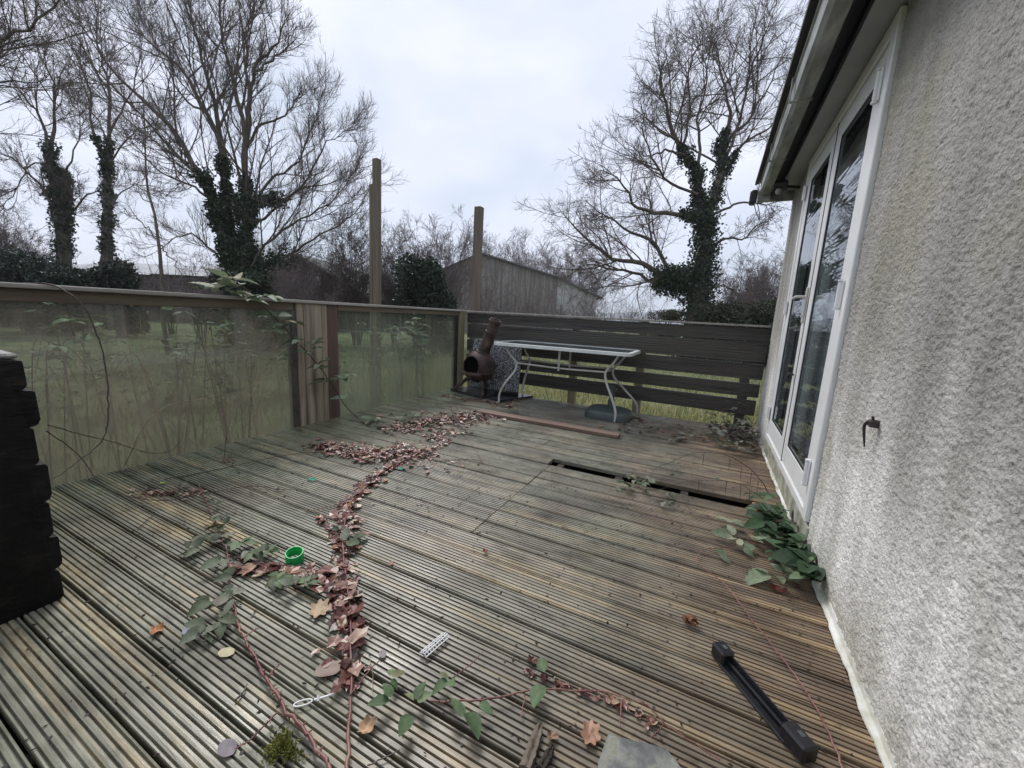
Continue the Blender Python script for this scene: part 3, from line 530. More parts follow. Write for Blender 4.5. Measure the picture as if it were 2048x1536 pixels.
# grass-stained gap under glass is open; low timber block beside the camera
bl=thing('timber_block','solid black timber block with notched edge and pale top at the left edge','timber block',(-2.3,0,0))
r=random.Random(11); zc=[0,.115,.235,.36,.49,.615,.735,.832]; edge=[]
for k in range(7):
    z0,z1=zc[k]+.002,zc[k+1]-.002; y1=.425+r.uniform(-.010,.008); ra,rb=r.uniform(.010,.022),r.uniform(.008,.02)
    edge.append((y1-r.uniform(.014,.026),z0-.002))
    for cy_,cz_,r_,a0 in((y1-ra,z0+ra,ra,-90),(y1-rb,z1-rb,rb,0)):
        for t in range(6): a=math.radians(a0+t*18); edge.append((cy_+r_*math.cos(a)+r.uniform(-.0014,.0014),cz_+r_*math.sin(a)))
edge+=[(edge[-1][0]-.03,.833)]; prof=[(-1.2,0.)]+[(max(-1.19,y),z) for y,z in edge]+[(-1.2,.833)]; n=len(prof); xs=[-2.55,-2.3,-2.1,-1.97,-1.905,-1.8935,-1.893]; V=[]
for q_,x in enumerate(xs):
    for y,z in prof: V.append([x+(r.uniform(-.002,.002) if q_<5 else 0),y+(r.uniform(-.003,.003) if 0<q_<5 else (-.0015 if q_==6 else 0)),z])
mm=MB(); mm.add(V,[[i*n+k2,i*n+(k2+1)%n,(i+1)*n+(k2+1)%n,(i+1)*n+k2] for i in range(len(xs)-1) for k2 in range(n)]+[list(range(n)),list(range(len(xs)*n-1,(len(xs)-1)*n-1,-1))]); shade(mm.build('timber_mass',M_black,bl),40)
mm=MB(); mm.box((-2.545,-1.2,.834),(-1.905,.412,.85),.006); mm.build('top_board',M_ltop,bl)
# ------------------------------------------------------------------ tall posts outside
def tallpost(p,zt,w,lab,twin=None):
    t=thing('timber_post',lab,'post',(p[0],p[1],GZ),'bare upright posts beyond the railing')
    m=MB(); m.box((p[0]-w/2,p[1]-w/2,GZ-.05),(p[0]+w/2,p[1]+w/2,zt),.004,rot=rotm('Y',.012)); m.build('shaft',M_tall,t)
    if twin: m=MB(); m.box((p[0]-w/2-.055,p[1]-.045,GZ-.05),(p[0]-w/2-.004,p[1]+.045,twin),.004,rot=rotm('Y',.012)); m.build('side_batten',M_tall,t)
q=on(754,600,1,4.2); tallpost((q[0],4.2),2.97,.085,'taller bare post with a shorter batten fixed beside it, beyond the glass',2.66)
q=on(953,520,1,4.98); tallpost((q[0],4.98),2.49,.10,'shorter bare post rising behind the corner beside the black stove')
# ------------------------------------------------------------------ garden table
tb=thing('garden_table','white framed glass garden table with curved legs in front of the fence','table',(-1.45,4.3,0))
x0,x1,y0,y1,zt=-2.25,-.68,3.98,4.64,.725
def rrect(x0,x1,y0,y1,c,n=5):
    o=[]
    for cx,cy,a0 in((x1-c,y1-c,0),(x0+c,y1-c,90),(x0+c,y0+c,180),(x1-c,y0+c,270)):
        for t in range(n+1): a=math.radians(a0+90*t/n); o.append((cx+c*math.cos(a),cy+c*math.sin(a)))
    return o
P=rrect(x0,x1,y0,y1,.09); Pi=rrect(x0+.035,x1-.035,y0+.035,y1-.035,.06); n=len(P)
V=[[x,y,zt-.032] for x,y in P]+[[x,y,zt] for x,y in P]+[[x,y,zt+.002] for x,y in Pi]+[[x,y,zt-.018] for x,y in Pi]
m=MB().add(V,[[a*n+k,a*n+(k+1)%n,((a+1)%4)*n+(k+1)%n,((a+1)%4)*n+k] for a in range(4) for k in range(n)]); m.build('rim',nmat('white_painted_rim',[(.3,(.66,.69,.66)),(.7,(.8,.82,.8))],rough=.3),tb)
m=MB(); m.prism(Pi,zt-.012,zt-.004); m.build('table_top',M_tglass,tb)
cx,cy=(x0+x1)/2,(y0+y1)/2
def tleg(fx,fy,sx,sy):
    pts=[(x0+.13 if sx<0 else x1-.13,y0+.09 if sy<0 else y1-.09,.700)]
    tx,ty=pts[0][:2]
    pts+=[(tx-sx*.06,ty-sy*.02,.60),(tx-sx*.135,ty-sy*.05,.50),(tx-sx*.12,ty-sy*.05,.40),(tx+(fx-tx)*.25-sx*.05,ty+(fy-ty)*.4,.27),(tx+(fx-tx)*.85,ty+(fy-ty)*.85,.12),(fx,fy,0.008)]
    m=MB(); m.tube(pts,.0125,8,6); return pts,shade(m.build('leg',M_alu,tb))
for (px,py) in((1003,805),(1230,845)): pass
lp={}
for k,(fx,fy,sx,sy) in enumerate(((-2.17,4.08,-1,-1),(-.79,4.04,1,-1),(-2.10,4.60,-1,1),(-.66,4.62,1,1))): lp[k],_=tleg(fx,fy,sx,sy)
m=MB()
for a,b in((0,1),(2,3)):
    A,B=np.array(lp[a][2]),np.array(lp[b][2]); m.tube([A+[0,0,-.0],(A+B)/2+[0,0,-.012],B],.010,8,4)
for a,b in((0,2),(1,3)):
    A,B=np.array(lp[a][2]),np.array(lp[b][2]); m.tube([A,B],.010,8)
for a,b in((0,1),(2,3)):
    A,B=np.array(lp[a][2]),np.array(lp[b][2]); c=(A+B)/2; m.tube([c+[0,0,-.04],c+[0,0,.2]],.013,8)
m.box((cx-.02,y0+.09,.69),(cx+.02,y1-.09,.702)); shade(m.build('stretcher',M_alu,tb))
# ------------------------------------------------------------------ parasol base
pb=thing('parasol_base','grey green plastic parasol base standing under the garden table','parasol base',(-.9,4.2,0))
P=rrect(-1.14,-.66,4.03,4.43,.13,6); n=len(P); c2=np.array([-.90,4.23]); V=[]
lv=[(0,.0),(.01,.0),(.06,.006),(.082,.014),(.095,.035),(.112,.10),(.115,.16)]
for z,ins in lv:
    for x,y in P:
        dd=np.array([x,y])-c2; l=np.linalg.norm(dd); pp=c2+dd*(1-ins/l); V.append([pp[0],pp[1],z])
m=MB().add(V,[[i*n+k,i*n+(k+1)%n,(i+1)*n+(k+1)%n,(i+1)*n+k] for i in range(len(lv)-1) for k in range(n)]+[list(range(n))[::-1],[(len(lv)-1)*n+k for k in range(n)]]); shade(m.build('weighted_foot',M_base,pb),40)
m=MB(); m.lathe([(.034,.10),(.034,.2),(.028,.205),(.028,.36),(.024,.362),(.024,.30)],18,(-.88,4.22,0)); m.box((-.852,4.21,.30),(-.83,4.23,.33)); shade(m.build('pole_socket',M_base,pb))
# ------------------------------------------------------------------ chiminea
cp=(-2.64,4.36,.05); ch=thing('chiminea','rusty cast iron chiminea with leaning chimney in the far left corner','chiminea',cp)
B=np.array([-2.62,4.36,.36]); Rb=.205; od=np.array([-.18,-.96,.10]); od/=np.linalg.norm(od)
def bowl(rad,skip,zs=1.0):
    n,mn=48,30; V=[];Fs=[]
    for i in range(mn+1):
        th=PI*i/mn
        for k in range(n):
            a=2*PI*k/n; V.append(B+rad*np.array([math.sin(th)*math.cos(a),math.sin(th)*math.sin(a),math.cos(th)*(.98 if th>PI/2 else 1.08)]))
    V=np.array(V)
    for i in range(mn):
        for k in range(n):
            f=[i*n+k,i*n+(k+1)%n,(i+1)*n+(k+1)%n,(i+1)*n+k]; c=V[f].mean(0)-B; c/=np.linalg.norm(c); 
            if (c@od)<math.cos(math.radians(38)): Fs.append(f)
    return V,Fs
m=MB(); V,Fs=bowl(Rb,1); m.add(V,Fs); 
e1=np.cross(od,[0,0,1]); e1/=np.linalg.norm(e1); e2=np.cross(e1,od)
ring=[B+Rb*(od*math.cos(math.radians(40))*1.0+math.sin(math.radians(41))*(e1*math.cos(t)+e2*math.sin(t)))*1.02 for t in np.linspace(0,2*PI,33)]
m.tube(ring,.011,8,0,False)
m.lathe([(.207,-.012),(.216,-.006),(.216,.006),(.207,.012)],40,B+[0,0,-.06]); shade(m.build('fire_bowl',M_rust,ch,fix=False),50)
m=MB(); V,Fs=bowl(Rb*.94,1); m.add(V,Fs); m.build('fire_chamber',M_soot,ch)
m=MB(); shelf=[B+Rb*1.03*(od*math.cos(math.radians(40))+math.sin(math.radians(40))*(e1*math.cos(t)+e2*math.sin(t)))+od*k for k in(0,) for t in np.linspace(PI*1.15,PI*1.85,12)]
V=[];q=[]
for t in np.linspace(-1.0,1.0,13):
    dirv=np.array([math.cos(math.atan2(od[1],od[0])+t*.75),math.sin(math.atan2(od[1],od[0])+t*.75),0]); V+=[list(B+dirv*.185+[0,0,-.085]),list(B+dirv*(.255)+[0,0,-.08]),list(B+dirv*(.255)+[0,0,-.062]),list(B+dirv*.185+[0,0,-.072])]
m.add(V,[[i*4+k,i*4+(k+1)%4,(i+1)*4+(k+1)%4,(i+1)*4+k] for i in range(12) for k in range(4)]); m.build('ash_lip',M_rust,ch)
cb=np.array([-2.585,4.36,.53]); ct=np.array([-2.41,4.36,.975]); axv=ct-cb; Lc=np.linalg.norm(axv)
m=MB(); m.lathe([(.125,-.03),(.110,0),(.098,.012),(.092,.03),(.095,.035),(.082,.045),(.075,.12),(.070,Lc-.19),(.076,Lc-.185),(.076,Lc-.165),(.067,Lc-.16),(.064,Lc-.06),(.070,Lc-.05),(.084,Lc-.03),(.086,Lc-.02),(.074,Lc-.018),(.074,Lc),(.06,Lc),(.058,Lc-.1)],26,cb,axv); shade(m.build('chimney',M_rust,ch),40)
for fx,fy in((-2.90,4.235),(-2.47,4.20),(-2.66,4.60)):
    dv=np.array([fx-B[0],fy-B[1],0]); dn=dv/np.linalg.norm(dv)
    m=MB(); m.tube([B+dn*.12+[0,0,-.16],B+dn*.175+[0,0,-.17],B+dn*.22+[0,0,-.22],[fx,fy,.075],[fx+dn[0]*.02,fy+dn[1]*.02,.035]],[.026,.024,.018,.015,.020],8,5); shade(m.build('leg',M_rust,ch))
# stone slabs
m=MB(); m.prism([(-3.04,4.32),(-2.42,4.13),(-2.32,4.60),(-2.9,4.70)],.004,.034); setp(m.build('stone_slab',M_dslab),'glossy wet dark stone slab lying flat under the chiminea','slab','stone slabs round the chiminea')
m=MB(); m.prism([(-2.36,4.17),(-2.17,4.11),(-1.97,4.64),(-2.26,4.66)],.004,.030); m.build; setp(m.build('stone_slab',M_dslab),'small grey stone slab lying flat right of the chiminea by the table leg','slab','stone slabs round the chiminea')
m=MB(); rx=rotm('X',-.10); m.box((-2.93,4.615,.036),(-2.18,4.642,.70),.003,rot=rx,c=(-2.5,4.62,.03)); setp(m.build('stone_slab',M_gran),'speckled black and white granite slab leaning on the fence behind the chiminea','slab','stone slabs round the chiminea')
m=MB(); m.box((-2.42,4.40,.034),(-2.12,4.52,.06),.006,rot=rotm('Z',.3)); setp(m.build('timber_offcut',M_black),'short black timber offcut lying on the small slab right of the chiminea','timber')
# loose plank
m=MB(); a=D(968,824); b=D(1240,874); m.box((-2.10,3.47,.004),(-.635,3.575,.034),.003); setp(m.build('loose_plank',M_plank),'long red brown plank lying loose on the deck in front of the table','plank')
# brick at the end of the gap
q=D(1512,1030); m=MB(); m.box((q[0]-.02,q[1]-.09,.004),(q[0]+.075,q[1]+.02,.068),.004,rot=rotm('Z',.15)); setp(m.build('brick_piece',M_brickr),'broken orange brick piece at the right end of the open board gap','brick')
# ------------------------------------------------------------------ litter items
def ringmesh(c,ro,ri,h,tiltv,mat,parent,name):
    m=MB(); m.lathe([(ri,0),(ro,0),(ro*1.02,h*.5),(ro,h),(ri,h),(ri,0)],32,c,tiltv); return shade(m.build(name,mat,parent),30)
q=D(590,1122); tp=thing('tape_roll','bright green plastic tape roll on the deck beside the bramble','tape roll',tuple(q))
ringmesh((q[0],q[1],.004),.0335,.0300,.042,(0.16,-.14,1),M_gplastic,tp,'reel'); ringmesh((q[0]+.001,q[1]-.001,.006),.0296,.0265,.030,(0.16,-.14,1),M_gplastic,tp,'core')
for (px,py,a,lab) in((622,962,.3,'small torn teal plastic scrap lying alone left of the leaf heap'),(800,940,-.2,'tiny teal plastic scrap at the right edge of the leaf heap')):
    q=D(px,py); m=MB(); m.add([[q[0]-.03,q[1]-.006,.006],[q[0]-.005,q[1]-.01,.014],[q[0]+.028,q[1]-.004,.008],[q[0]+.026,q[1]+.014,.018],[q[0]+.004,q[1]+.006,.022],[q[0]-.026,q[1]+.004,.008]],[[0,1,4,5],[1,2,3,4]])
    o=m.build('plastic_scrap',M_tealp); setp(o,lab,'plastic scrap','teal plastic scraps')
# wire comb strip
A=D(847,1316); Bq=D(893,1276); cs=thing('mesh_strip','white perforated mesh strip lying on the grooved boards','mesh strip',tuple(A)); dv=Bq-A; Ls=np.linalg.norm(dv); dv/=Ls; pv=np.array([-dv[1],dv[0],0]); W_=.026
m=MB()
for k in range(4): m.tube([A+pv*(k/3-.5)*W_+[0,0,.012+.005*math.sin(k)],Bq+pv*(k/3-.5)*W_+[0,0,.012+.005*math.sin(k)]],.0019,6)
for t in np.linspace(0,1,10): m.tube([A+dv*Ls*t+pv*(-.5)*W_+[0,0,.012],A+dv*Ls*t+[0,0,.017],A+dv*Ls*t+pv*.62*W_+[0,0,.009]],.0019,6)
m.build('wire_grid',M_zinc,cs)
# clothes-peg-like metal clip
q=D(625,1408); cl=thing('metal_clip','small silver metal clip lying between the two red bramble canes','clip',tuple(q)); m=MB(); dv=D(660,1395)-D(595,1412); dv/=np.linalg.norm(dv); pv=np.array([-dv[1],dv[0],0])
loop=[q+dv*(-.032+.022*(1+math.cos(t))*1.0-.012)+pv*.008*math.sin(t)+[0,0,.011] for t in np.linspace(0,2*PI,17)]; m.tube(loop,.0022,6,0,False); m.tube([q+dv*.004+[0,0,.011],q+dv*.035+[0,0,.012],q+dv*.052+[0,0,.016]],[.003,.0035,.0015],6,3); m.tube([q+dv*.014-pv*.006+[0,0,.01],q+dv*.014+pv*.006+[0,0,.016]],.004,8); m.build('wire_loop',M_zinc,cl)
# black plastic bar
A=D(1442,1302,.02); Bq=D(1612,1500,.02); bb=thing('plastic_bar','long black plastic bar with raised ends lying near the wall','plastic bar',tuple(A)); v=Bq-A; v[2]=0; Lb=np.linalg.norm(v); ang=math.atan2(v[1],v[0]); R3=rotm('Z',ang)
def bxl(m,a,b,bev=.002):
    t=MB(); t.box(a,b,bev); V=np.concatenate(t.V)@R3.T+np.array([A[0],A[1],0]); m.add(V,t.F)
m=MB(); bxl(m,(0,-.010,.006),(Lb,.0,.024)); bxl(m,(0,.001,.006),(Lb,.005,.042)); bxl(m,(.03,-.032,.005),(Lb-.03,-.011,.012)); m.build('channel',M_blackp,bb)
for a0,a1 in((-.012,.042),(Lb-.052,Lb+.02)):
    m=MB(); bxl(m,(a0,-.030,.004),(a1,.0155,.050),.006); o=m.build('end_block',M_blackp,bb); m=MB(); bxl(m,((a0+a1)/2-.007,-.009,.0495),((a0+a1)/2+.009,.003,.0512),.0005); m.build('recess_cover',M_base,bb)
# slate and wood scraps
q=[D(1195,1536),D(1215,1478),D(1330,1505),D(1372,1560),D(1300,1640),D(1200,1640)]; m=MB(); m.prism([(p[0],p[1]) for p in q],.004,.014); setp(m.build('slate_piece',M_slate),'broken mossy grey slate at the bottom edge of the deck','slate')
def shard(p0,p1,wd,lab,mat=None):
    a,b=D(*p0),D(*p1); v=b-a; l=np.linalg.norm(v); v/=l; pv=np.array([-v[1],v[0],0]); m=MB(); V=[]; r=random.Random(int(p0[0])); K=12
    for i in range(K):
        t=i/(K-1); ww=wd*(.55+.45*min(1,t*2.2))*(1 if i else .35); c=a+v*l*t; e=lambda: r.uniform(-.0018,.0018)
        V+=[c+pv*(ww*.5+e())+[0,0,.004],c-pv*(ww*.5+e())+[0,0,.004],c-pv*(ww*.46+e())+[0,0,.014+e()],c-pv*(ww*.1+e())+[0,0,.019+e()],c+pv*(ww*.12+e())+[0,0,.015+e()],c+pv*(ww*.44+e())+[0,0,.018+e()]]
    m.add(V,[[i*6+k,i*6+(k+1)%6,(i+1)*6+(k+1)%6,(i+1)*6+k] for i in range(K-1) for k in range(6)]+[list(range(6)),list(range(6*K-1,6*K-7,-1))]); setp(m.build('wood_splinter',mat or M_tall),lab,'wood scrap','wood splinters')
shard((1080,1455),(1050,1545),.03,'longer grey wood splinter leaning left at the bottom of the deck'); shard((1105,1500),(1080,1545),.022,'shorter dark wood splinter beside the slate piece',M_joist)
# moss clump
q=D(565,1500); V=[];Fs=[]; rr=np.random.default_rng(4)
m=MB()
for i in range(2200):
    a_=rr.uniform(0,2*PI); rad=abs(rr.normal(0,.016)); rad*=1+.35*math.sin(a_*3+1)+.2*math.sin(a_*7); base=np.array([q[0]+rad*math.cos(a_)*1.35,q[1]+rad*math.sin(a_)*.9,.004+.014*math.exp(-(rad/.022)**2)]); t=rr.normal(0,1,3); t[2]=abs(t[2])+.5; t/=np.linalg.norm(t); s=np.cross(t,[.3,.2,.9]); s/=np.linalg.norm(s); l=rr.uniform(.004,.010)
    m.add([base-s*.002,base+s*.002,base+t*l],[[0,1,2]])
setp(m.build('moss_clump',M_moss,fix=False),'yellow green moss clump at the bottom edge left of the red cane','moss')
# ------------------------------------------------------------------ leaves and brambles
def leaflet(c,d,nrm,Ln,Wd,curl=.2,fold=.25,serr=True,rr=random):
    """toothed oval leaf from its stalk end c along d"""
    d=d/np.linalg.norm(d); nrm=nrm-d*(nrm@d); nrm/=np.linalg.norm(nrm); s=np.cross(d,nrm); k=13; V=[];Fs=[]
    for i in range(k+1):
        t=i/k; wv=math.sin(PI*min(1,t**.8))**.75*(1-.25*t) if 0<t<1 else 0
        if serr and 0<i<k: wv*=1+(.05 if i%2 else -.04)
        cc=c+d*Ln*t-nrm*curl*Ln*t*t; hw=Wd*.5*wv
        vz=Wd*.010*(1 if i%2 else -1)*(0<i<k); V+=[cc+s*hw+nrm*(fold*hw+vz),cc-nrm*Wd*.02,cc-s*hw+nrm*(fold*hw+vz)]
    for i in range(k): Fs+=[[3*i,3*i+1,3*i+4,3*i+3],[3*i+1,3*i+2,3*i+5,3*i+4]]
    return V,Fs
LS=1.28
def trileaf(m,p,azim,size,tilt=.2,n=3,rr=random):
    size=size*rr.uniform(.72,1.18); n=n if rr.random()<.8 else max(1,n-1)
    for k in range(n):
        a_=azim+(k-(n-1)/2)*1.15+rr.uniform(-.15,.15); el=rr.uniform(-.35,.25)+tilt; d=np.array([math.cos(a_)*math.cos(el),math.sin(a_)*math.cos(el),math.sin(el)])
        nr=np.array([rr.uniform(-.45,.45),rr.uniform(-.45,.45),1.]); L_=size*LS*(1.15 if k==n//2 else .9)*rr.uniform(.85,1.15)
        V,Fs=leaflet(np.array(p)+d*size*.2,d,nr,L_,L_*rr.uniform(.62,.8),rr.uniform(.05,.4),rr.uniform(.1,.45)); V=np.array(V); 
        m.add(V,Fs)
def cane(m,pts,r0,r1,thorns=0,smooth=6,rr=random):
    P=np.array(pts,float); R=np.linspace(r0*.85,r1*.75,len(P)); P2,R2=catmull(P,R,smooth); P2[1:-1]+=np.random.default_rng(int(abs(P[0,0])*1e4)%99999).normal(0,r0*.35,(len(P2)-2,3)); m.tube(P2,R2,7)
    if thorns:
        for i in range(thorns):
            t=rr.uniform(0,len(P2)-1.01); j=int(t); c=P2[j]+(P2[j+1]-P2[j])*(t-j); tg=P2[j+1]-P2[j]; tg/=np.linalg.norm(tg)+1e-9; o=np.array([rr.gauss(0,1) for _ in range(3)]); o-=tg*(o@tg); o/=np.linalg.norm(o); r_=R2[j]; h_=max(.0045,r_*2.3)
            u=np.cross(tg,o); m.add([c+o*r_*.6+tg*r_*.9,c+o*r_*.6-tg*r_*.9+u*r_*.4,c+o*r_*.6-tg*r_*.9-u*r_*.4,c+o*(r_+h_)-tg*h_*.5],[[0,1,3],[1,2,3],[2,0,3]])
def bramble(lab,paths,leaves,mc,ml,r0=.004,r1=.002,thorns=20,size=.045,seed=1,name='bramble'):
    rr=random.Random(seed); base=paths[0][0]; t=thing(name,lab,'bramble',tuple(base)); m=MB()
    for i,pth in enumerate(paths): cane(m,pth,r0 if i==0 else min(r0*.6,.0026),r1 if i==0 else r1*.6,thorns if i==0 else thorns//5,6,rr)
    shade(m.build('cane',mc,t,fix=False),60)
    if leaves:
        m=MB()
        for p,az,s,n in leaves: trileaf(m,p,az if az is not None else rr.uniform(0,6.28),s or size,rr.uniform(0,.35),n,rr)
        m.build('foliage',ml,t,smooth=True,fix=False)
    return t
def dk(lst,z=.012):   # pixel list -> deck points (third value lifts)
    return [D(p[0],p[1],(p[2] if len(p)>2 else z)) for p in lst]
def lf(lst,rr=random.Random(9)):
    o=[]
    for p in lst:
        z=p[3] if len(p)>3 else .03; o.append((D(p[0],p[1],z),None,p[2],p[4] if len(p)>4 else 3))
    return o
bramble('long red cane running through the leaf litter down the middle of the deck',[dk([(692,1620),(694,1536),(698,1450),(702,1360),(702,1260),(694,1170),(686,1090),(692,1030),(706,1000),(742,965),(790,928),(850,908),(890,895)],.016),dk([(700,1390),(740,1340),(760,1320)],.02),dk([(706,1000),(670,1010),(620,1022),(612,1020)],.012),dk([(850,912),(900,920),(965,924)],.012),dk([(965,922),(945,890),(915,850)],.02)],
  lf([(690,1085,.05),(680,1060,.035),(712,1075,.03)]),M_cane,M_bleafg,.0055,.003,26,seed=2)
bramble('thick thorny red cane with grey green leaves left of centre',[dk([(690,1600),(655,1530),(610,1465),(560,1400),(520,1335),(488,1275),(472,1235),(460,1175),(455,1110),(436,1060),(412,1000),(398,968)],.015),dk([(488,1275),(505,1262),(520,1255)],.03),dk([(555,1425),(510,1470),(470,1498)],.02),dk([(540,1350),(560,1325)],.03),dk([(455,1110),(520,1125),(570,1140),(620,1130)],.012)],
  lf([(465,1195,.058),(450,1185,.05),(425,1200,.05),(435,1240,.05),(415,1250,.055),(400,1270,.045),(470,1150,.04),(445,1120,.045),(420,1085,.045),(440,1075,.045),(470,1090,.045),(500,1100,.045),(530,1105,.04),(400,1095,.045),(380,1080,.04),(420,1040,.04),(455,1050,.045),(430,1010,.035),(415,985,.035),(375,965,.035,),(545,1155,.045),(590,1170,.042),(620,1150,.035),(610,1175,.035)]),M_cane,M_bleafg,.0062,.003,80,seed=3)
bramble('low bramble sprig with fresh green leaves beside the tape roll',[dk([(640,1180),(600,1160),(560,1150),(520,1140)],.02),dk([(600,1160),(575,1150)],.03)],lf([(552,1160,.045),(560,1150,.04),(610,1168,.04),(505,1105,.04),(530,1102,.035),(480,1085,.04)]),M_cane,M_bleaf,.003,.002,5,seed=14)
# arching dark cane by the glass on the left
def gl(px,py,X_): return on(px,py,0,X_)
arc=[D(186,948,.0),gl(125,885,-2.75),gl(90,855,-2.6)]
bramble('dark arching bramble cane hanging over the left end of the handrail',[[gl(-40,585,-3.2),gl(40,567,-3.12),gl(110,572,-3.05),gl(165,610,-3.0),gl(198,680,-2.95),gl(214,760,-2.9),gl(216,830,-2.85),gl(205,880,-2.8),gl(160,920,-2.75),gl(100,962,-2.6)],[gl(95,850,-2.5),gl(160,868,-2.6),gl(230,885,-2.7),gl(300,906,-2.8),gl(340,902,-2.85),gl(358,885,-2.85)],[gl(93,862,-2.4),gl(140,895,-2.5),gl(168,922,-2.55),D(188,955,.01)],[D(188,955,.01),D(250,990,.012),D(330,1001,.012),D(420,985,.014),D(500,972,.014),D(560,978,.012),D(615,980,.012)]],[],M_caned,M_bleaf,.0055,.003,30,seed=5)
bramble('thin dark runner lying on the boards towards the leaf heap',[dk([(330,958),(420,942),(500,925),(560,912),(640,905),(720,925),(830,925)],.010)],[],M_caned,M_bleaf,.003,.0015,6,seed=6)
# cane over the rail with pale leaves
P4=[gl(455,545,-3.2)+[0,0,.0],gl(478,572,-3.13)+[0,0,.02],gl(515,600,-3.05),gl(560,645,-3.02),gl(600,690,-3.0),gl(640,735,-2.98),gl(668,775,-2.95),gl(690,810,-2.9),D(720,840,.02),D(745,853,.012),D(800,852,.012),D(870,838,.012),D(920,828,.012)]
LV=[(gl(460,560,-3.12),None,.06,3),(gl(480,570,-3.1),None,.055,3),(gl(440,582,-3.1),None,.05,3),(gl(490,600,-3.0),None,.05,3),(gl(520,595,-3.05),None,.04,3),(gl(545,592,-3.05),None,.045,3),(gl(560,635,-3.0),None,.05,3),(gl(580,648,-3.0),None,.05,3),(gl(585,630,-3.0),None,.045,2),(gl(540,660,-3.02),None,.045,3),(gl(600,680,-2.97),None,.045,3),(gl(625,690,-2.97),None,.04,3),(gl(615,705,-2.97),None,.045,3),(gl(640,735,-2.95),None,.04,3),(gl(660,735,-2.95),None,.04,3),(gl(650,765,-2.93),None,.05,3),(gl(685,758,-2.93),None,.045,3),(gl(700,795,-2.9),None,.05,3),(D(712,815,.03),None,.03,3),(D(745,840,.03),None,.03,3),(D(800,840,.03),None,.035,3),(D(825,832,.03),None,.03,3)]
LV=[(p,a_,s_*1.9,n_) for p,a_,s_,n_ in LV]+[(p+np.array([rng.normal(0,.02),rng.normal(0,.05),rng.normal(0,.035)+.01]),a_,s_*1.5,n_) for p,a_,s_,n_ in LV]
bramble('bramble spray with pale leaves hanging over the rail beside the pale clad post',[P4,[gl(600,690,-3.0),gl(575,700,-3.0),gl(545,720,-3.0),gl(530,735,-3.0)]],LV,M_caned,M_bleafp,.0065,.003,24,seed=8)
# pale dry stem arching against the glass
bramble('pale dry arching stem resting against the glass panel',[[D(250,930,.02),gl(290,850,-3.0),gl(340,810,-3.02),gl(400,798,-3.05),gl(470,786,-3.05),gl(540,795,-3.0)]],[],M_canep,M_bleaf,.0035,.002,4,seed=9)
bramble('thin upright dead stem standing in a small clump of debris',[[D(449,915,.0),gl(452,880,-2.75),gl(460,840,-2.75),gl(459,812,-2.75)]],[],M_caned,M_bleaf,.002,.001,3,seed=10)
# right foreground sprig
bramble('thin red bramble sprig with toothed green leaves across the bottom of the deck',[dk([(860,1402),(940,1402),(1010,1392),(1080,1378),(1150,1382),(1210,1385),(1260,1400),(1295,1410),(1330,1448),(1370,1475),(1440,1520)],.02),dk([(1050,1388),(1046,1415),(1042,1435)],.012),dk([(1210,1383),(1208,1400),(1207,1413)],.012),dk([(1243,1398),(1241,1430),(1240,1455)],.012),dk([(1330,1448),(1312,1465),(1300,1475)],.01),dk([(905,1355),(940,1330),(965,1305)],.02)],
  lf([(785,1400,.042,.03,2),(830,1405,.034,.03,3),(822,1425,.036,.03,1),(780,1355,.026,.03,3),(900,1360,.030,.03,3),(925,1440,.042,.03,1),(932,1420,.044,.03,1),(955,1405,.035,.03,1),(1085,1365,.05,.03,1),(1090,1350,.045,.03,1)]),M_cane,M_bleaf,.0032,.002,26,seed=12)
# right: long bare cane near the wall
bramble('long thin bare red cane curving beside the black plastic bar',[dk([(1700,1580),(1672,1500),(1640,1430),(1590,1350),(1545,1290),(1500,1235),(1460,1180),(1420,1145),(1394,1125),(1396,1110),(1412,1098),(1450,1095)],.018),dk([(1412,1098),(1402,1085)],.03),dk([(1450,1095),(1500,1085),(1560,1090),(1620,1105)],.03),dk([(1500,1075),(1480,1045),(1462,1030)],.03)],
  lf([(1435,1108,.04,.03,2),(1470,1075,.058),(1482,1095,.055),(1460,1040,.045),(1545,1150,.07),(1565,1150,.06),(1530,1085,.045),(1505,1080,.04)]),M_cane,M_bleafp,.0035,.002,16,seed=13)
# bush against the wall
pr=random.Random(21); lv=[]
for i in range(50):
    t=pr.random(); px=1530+t*125+pr.uniform(-22,22); py=1010+t*140+pr.uniform(-32,28)
    q=D(px,py,pr.uniform(.03,.09)); q[0]=min(q[0],.485); lv.append((q,pr.uniform(2.2,4.4),pr.uniform(.044,.068),3))
bramble('dense dark green bramble growing up between deck and wall under the door',[dk([(1665,1190),(1655,1130),(1620,1080),(1580,1040),(1540,1010)],.03),dk([(1660,1160),(1600,1120),(1550,1100)],.05),dk([(1640,1120),(1600,1060),(1570,1020)],.05)],lv,M_cane,M_bleafd,.004,.002,12,seed=15)
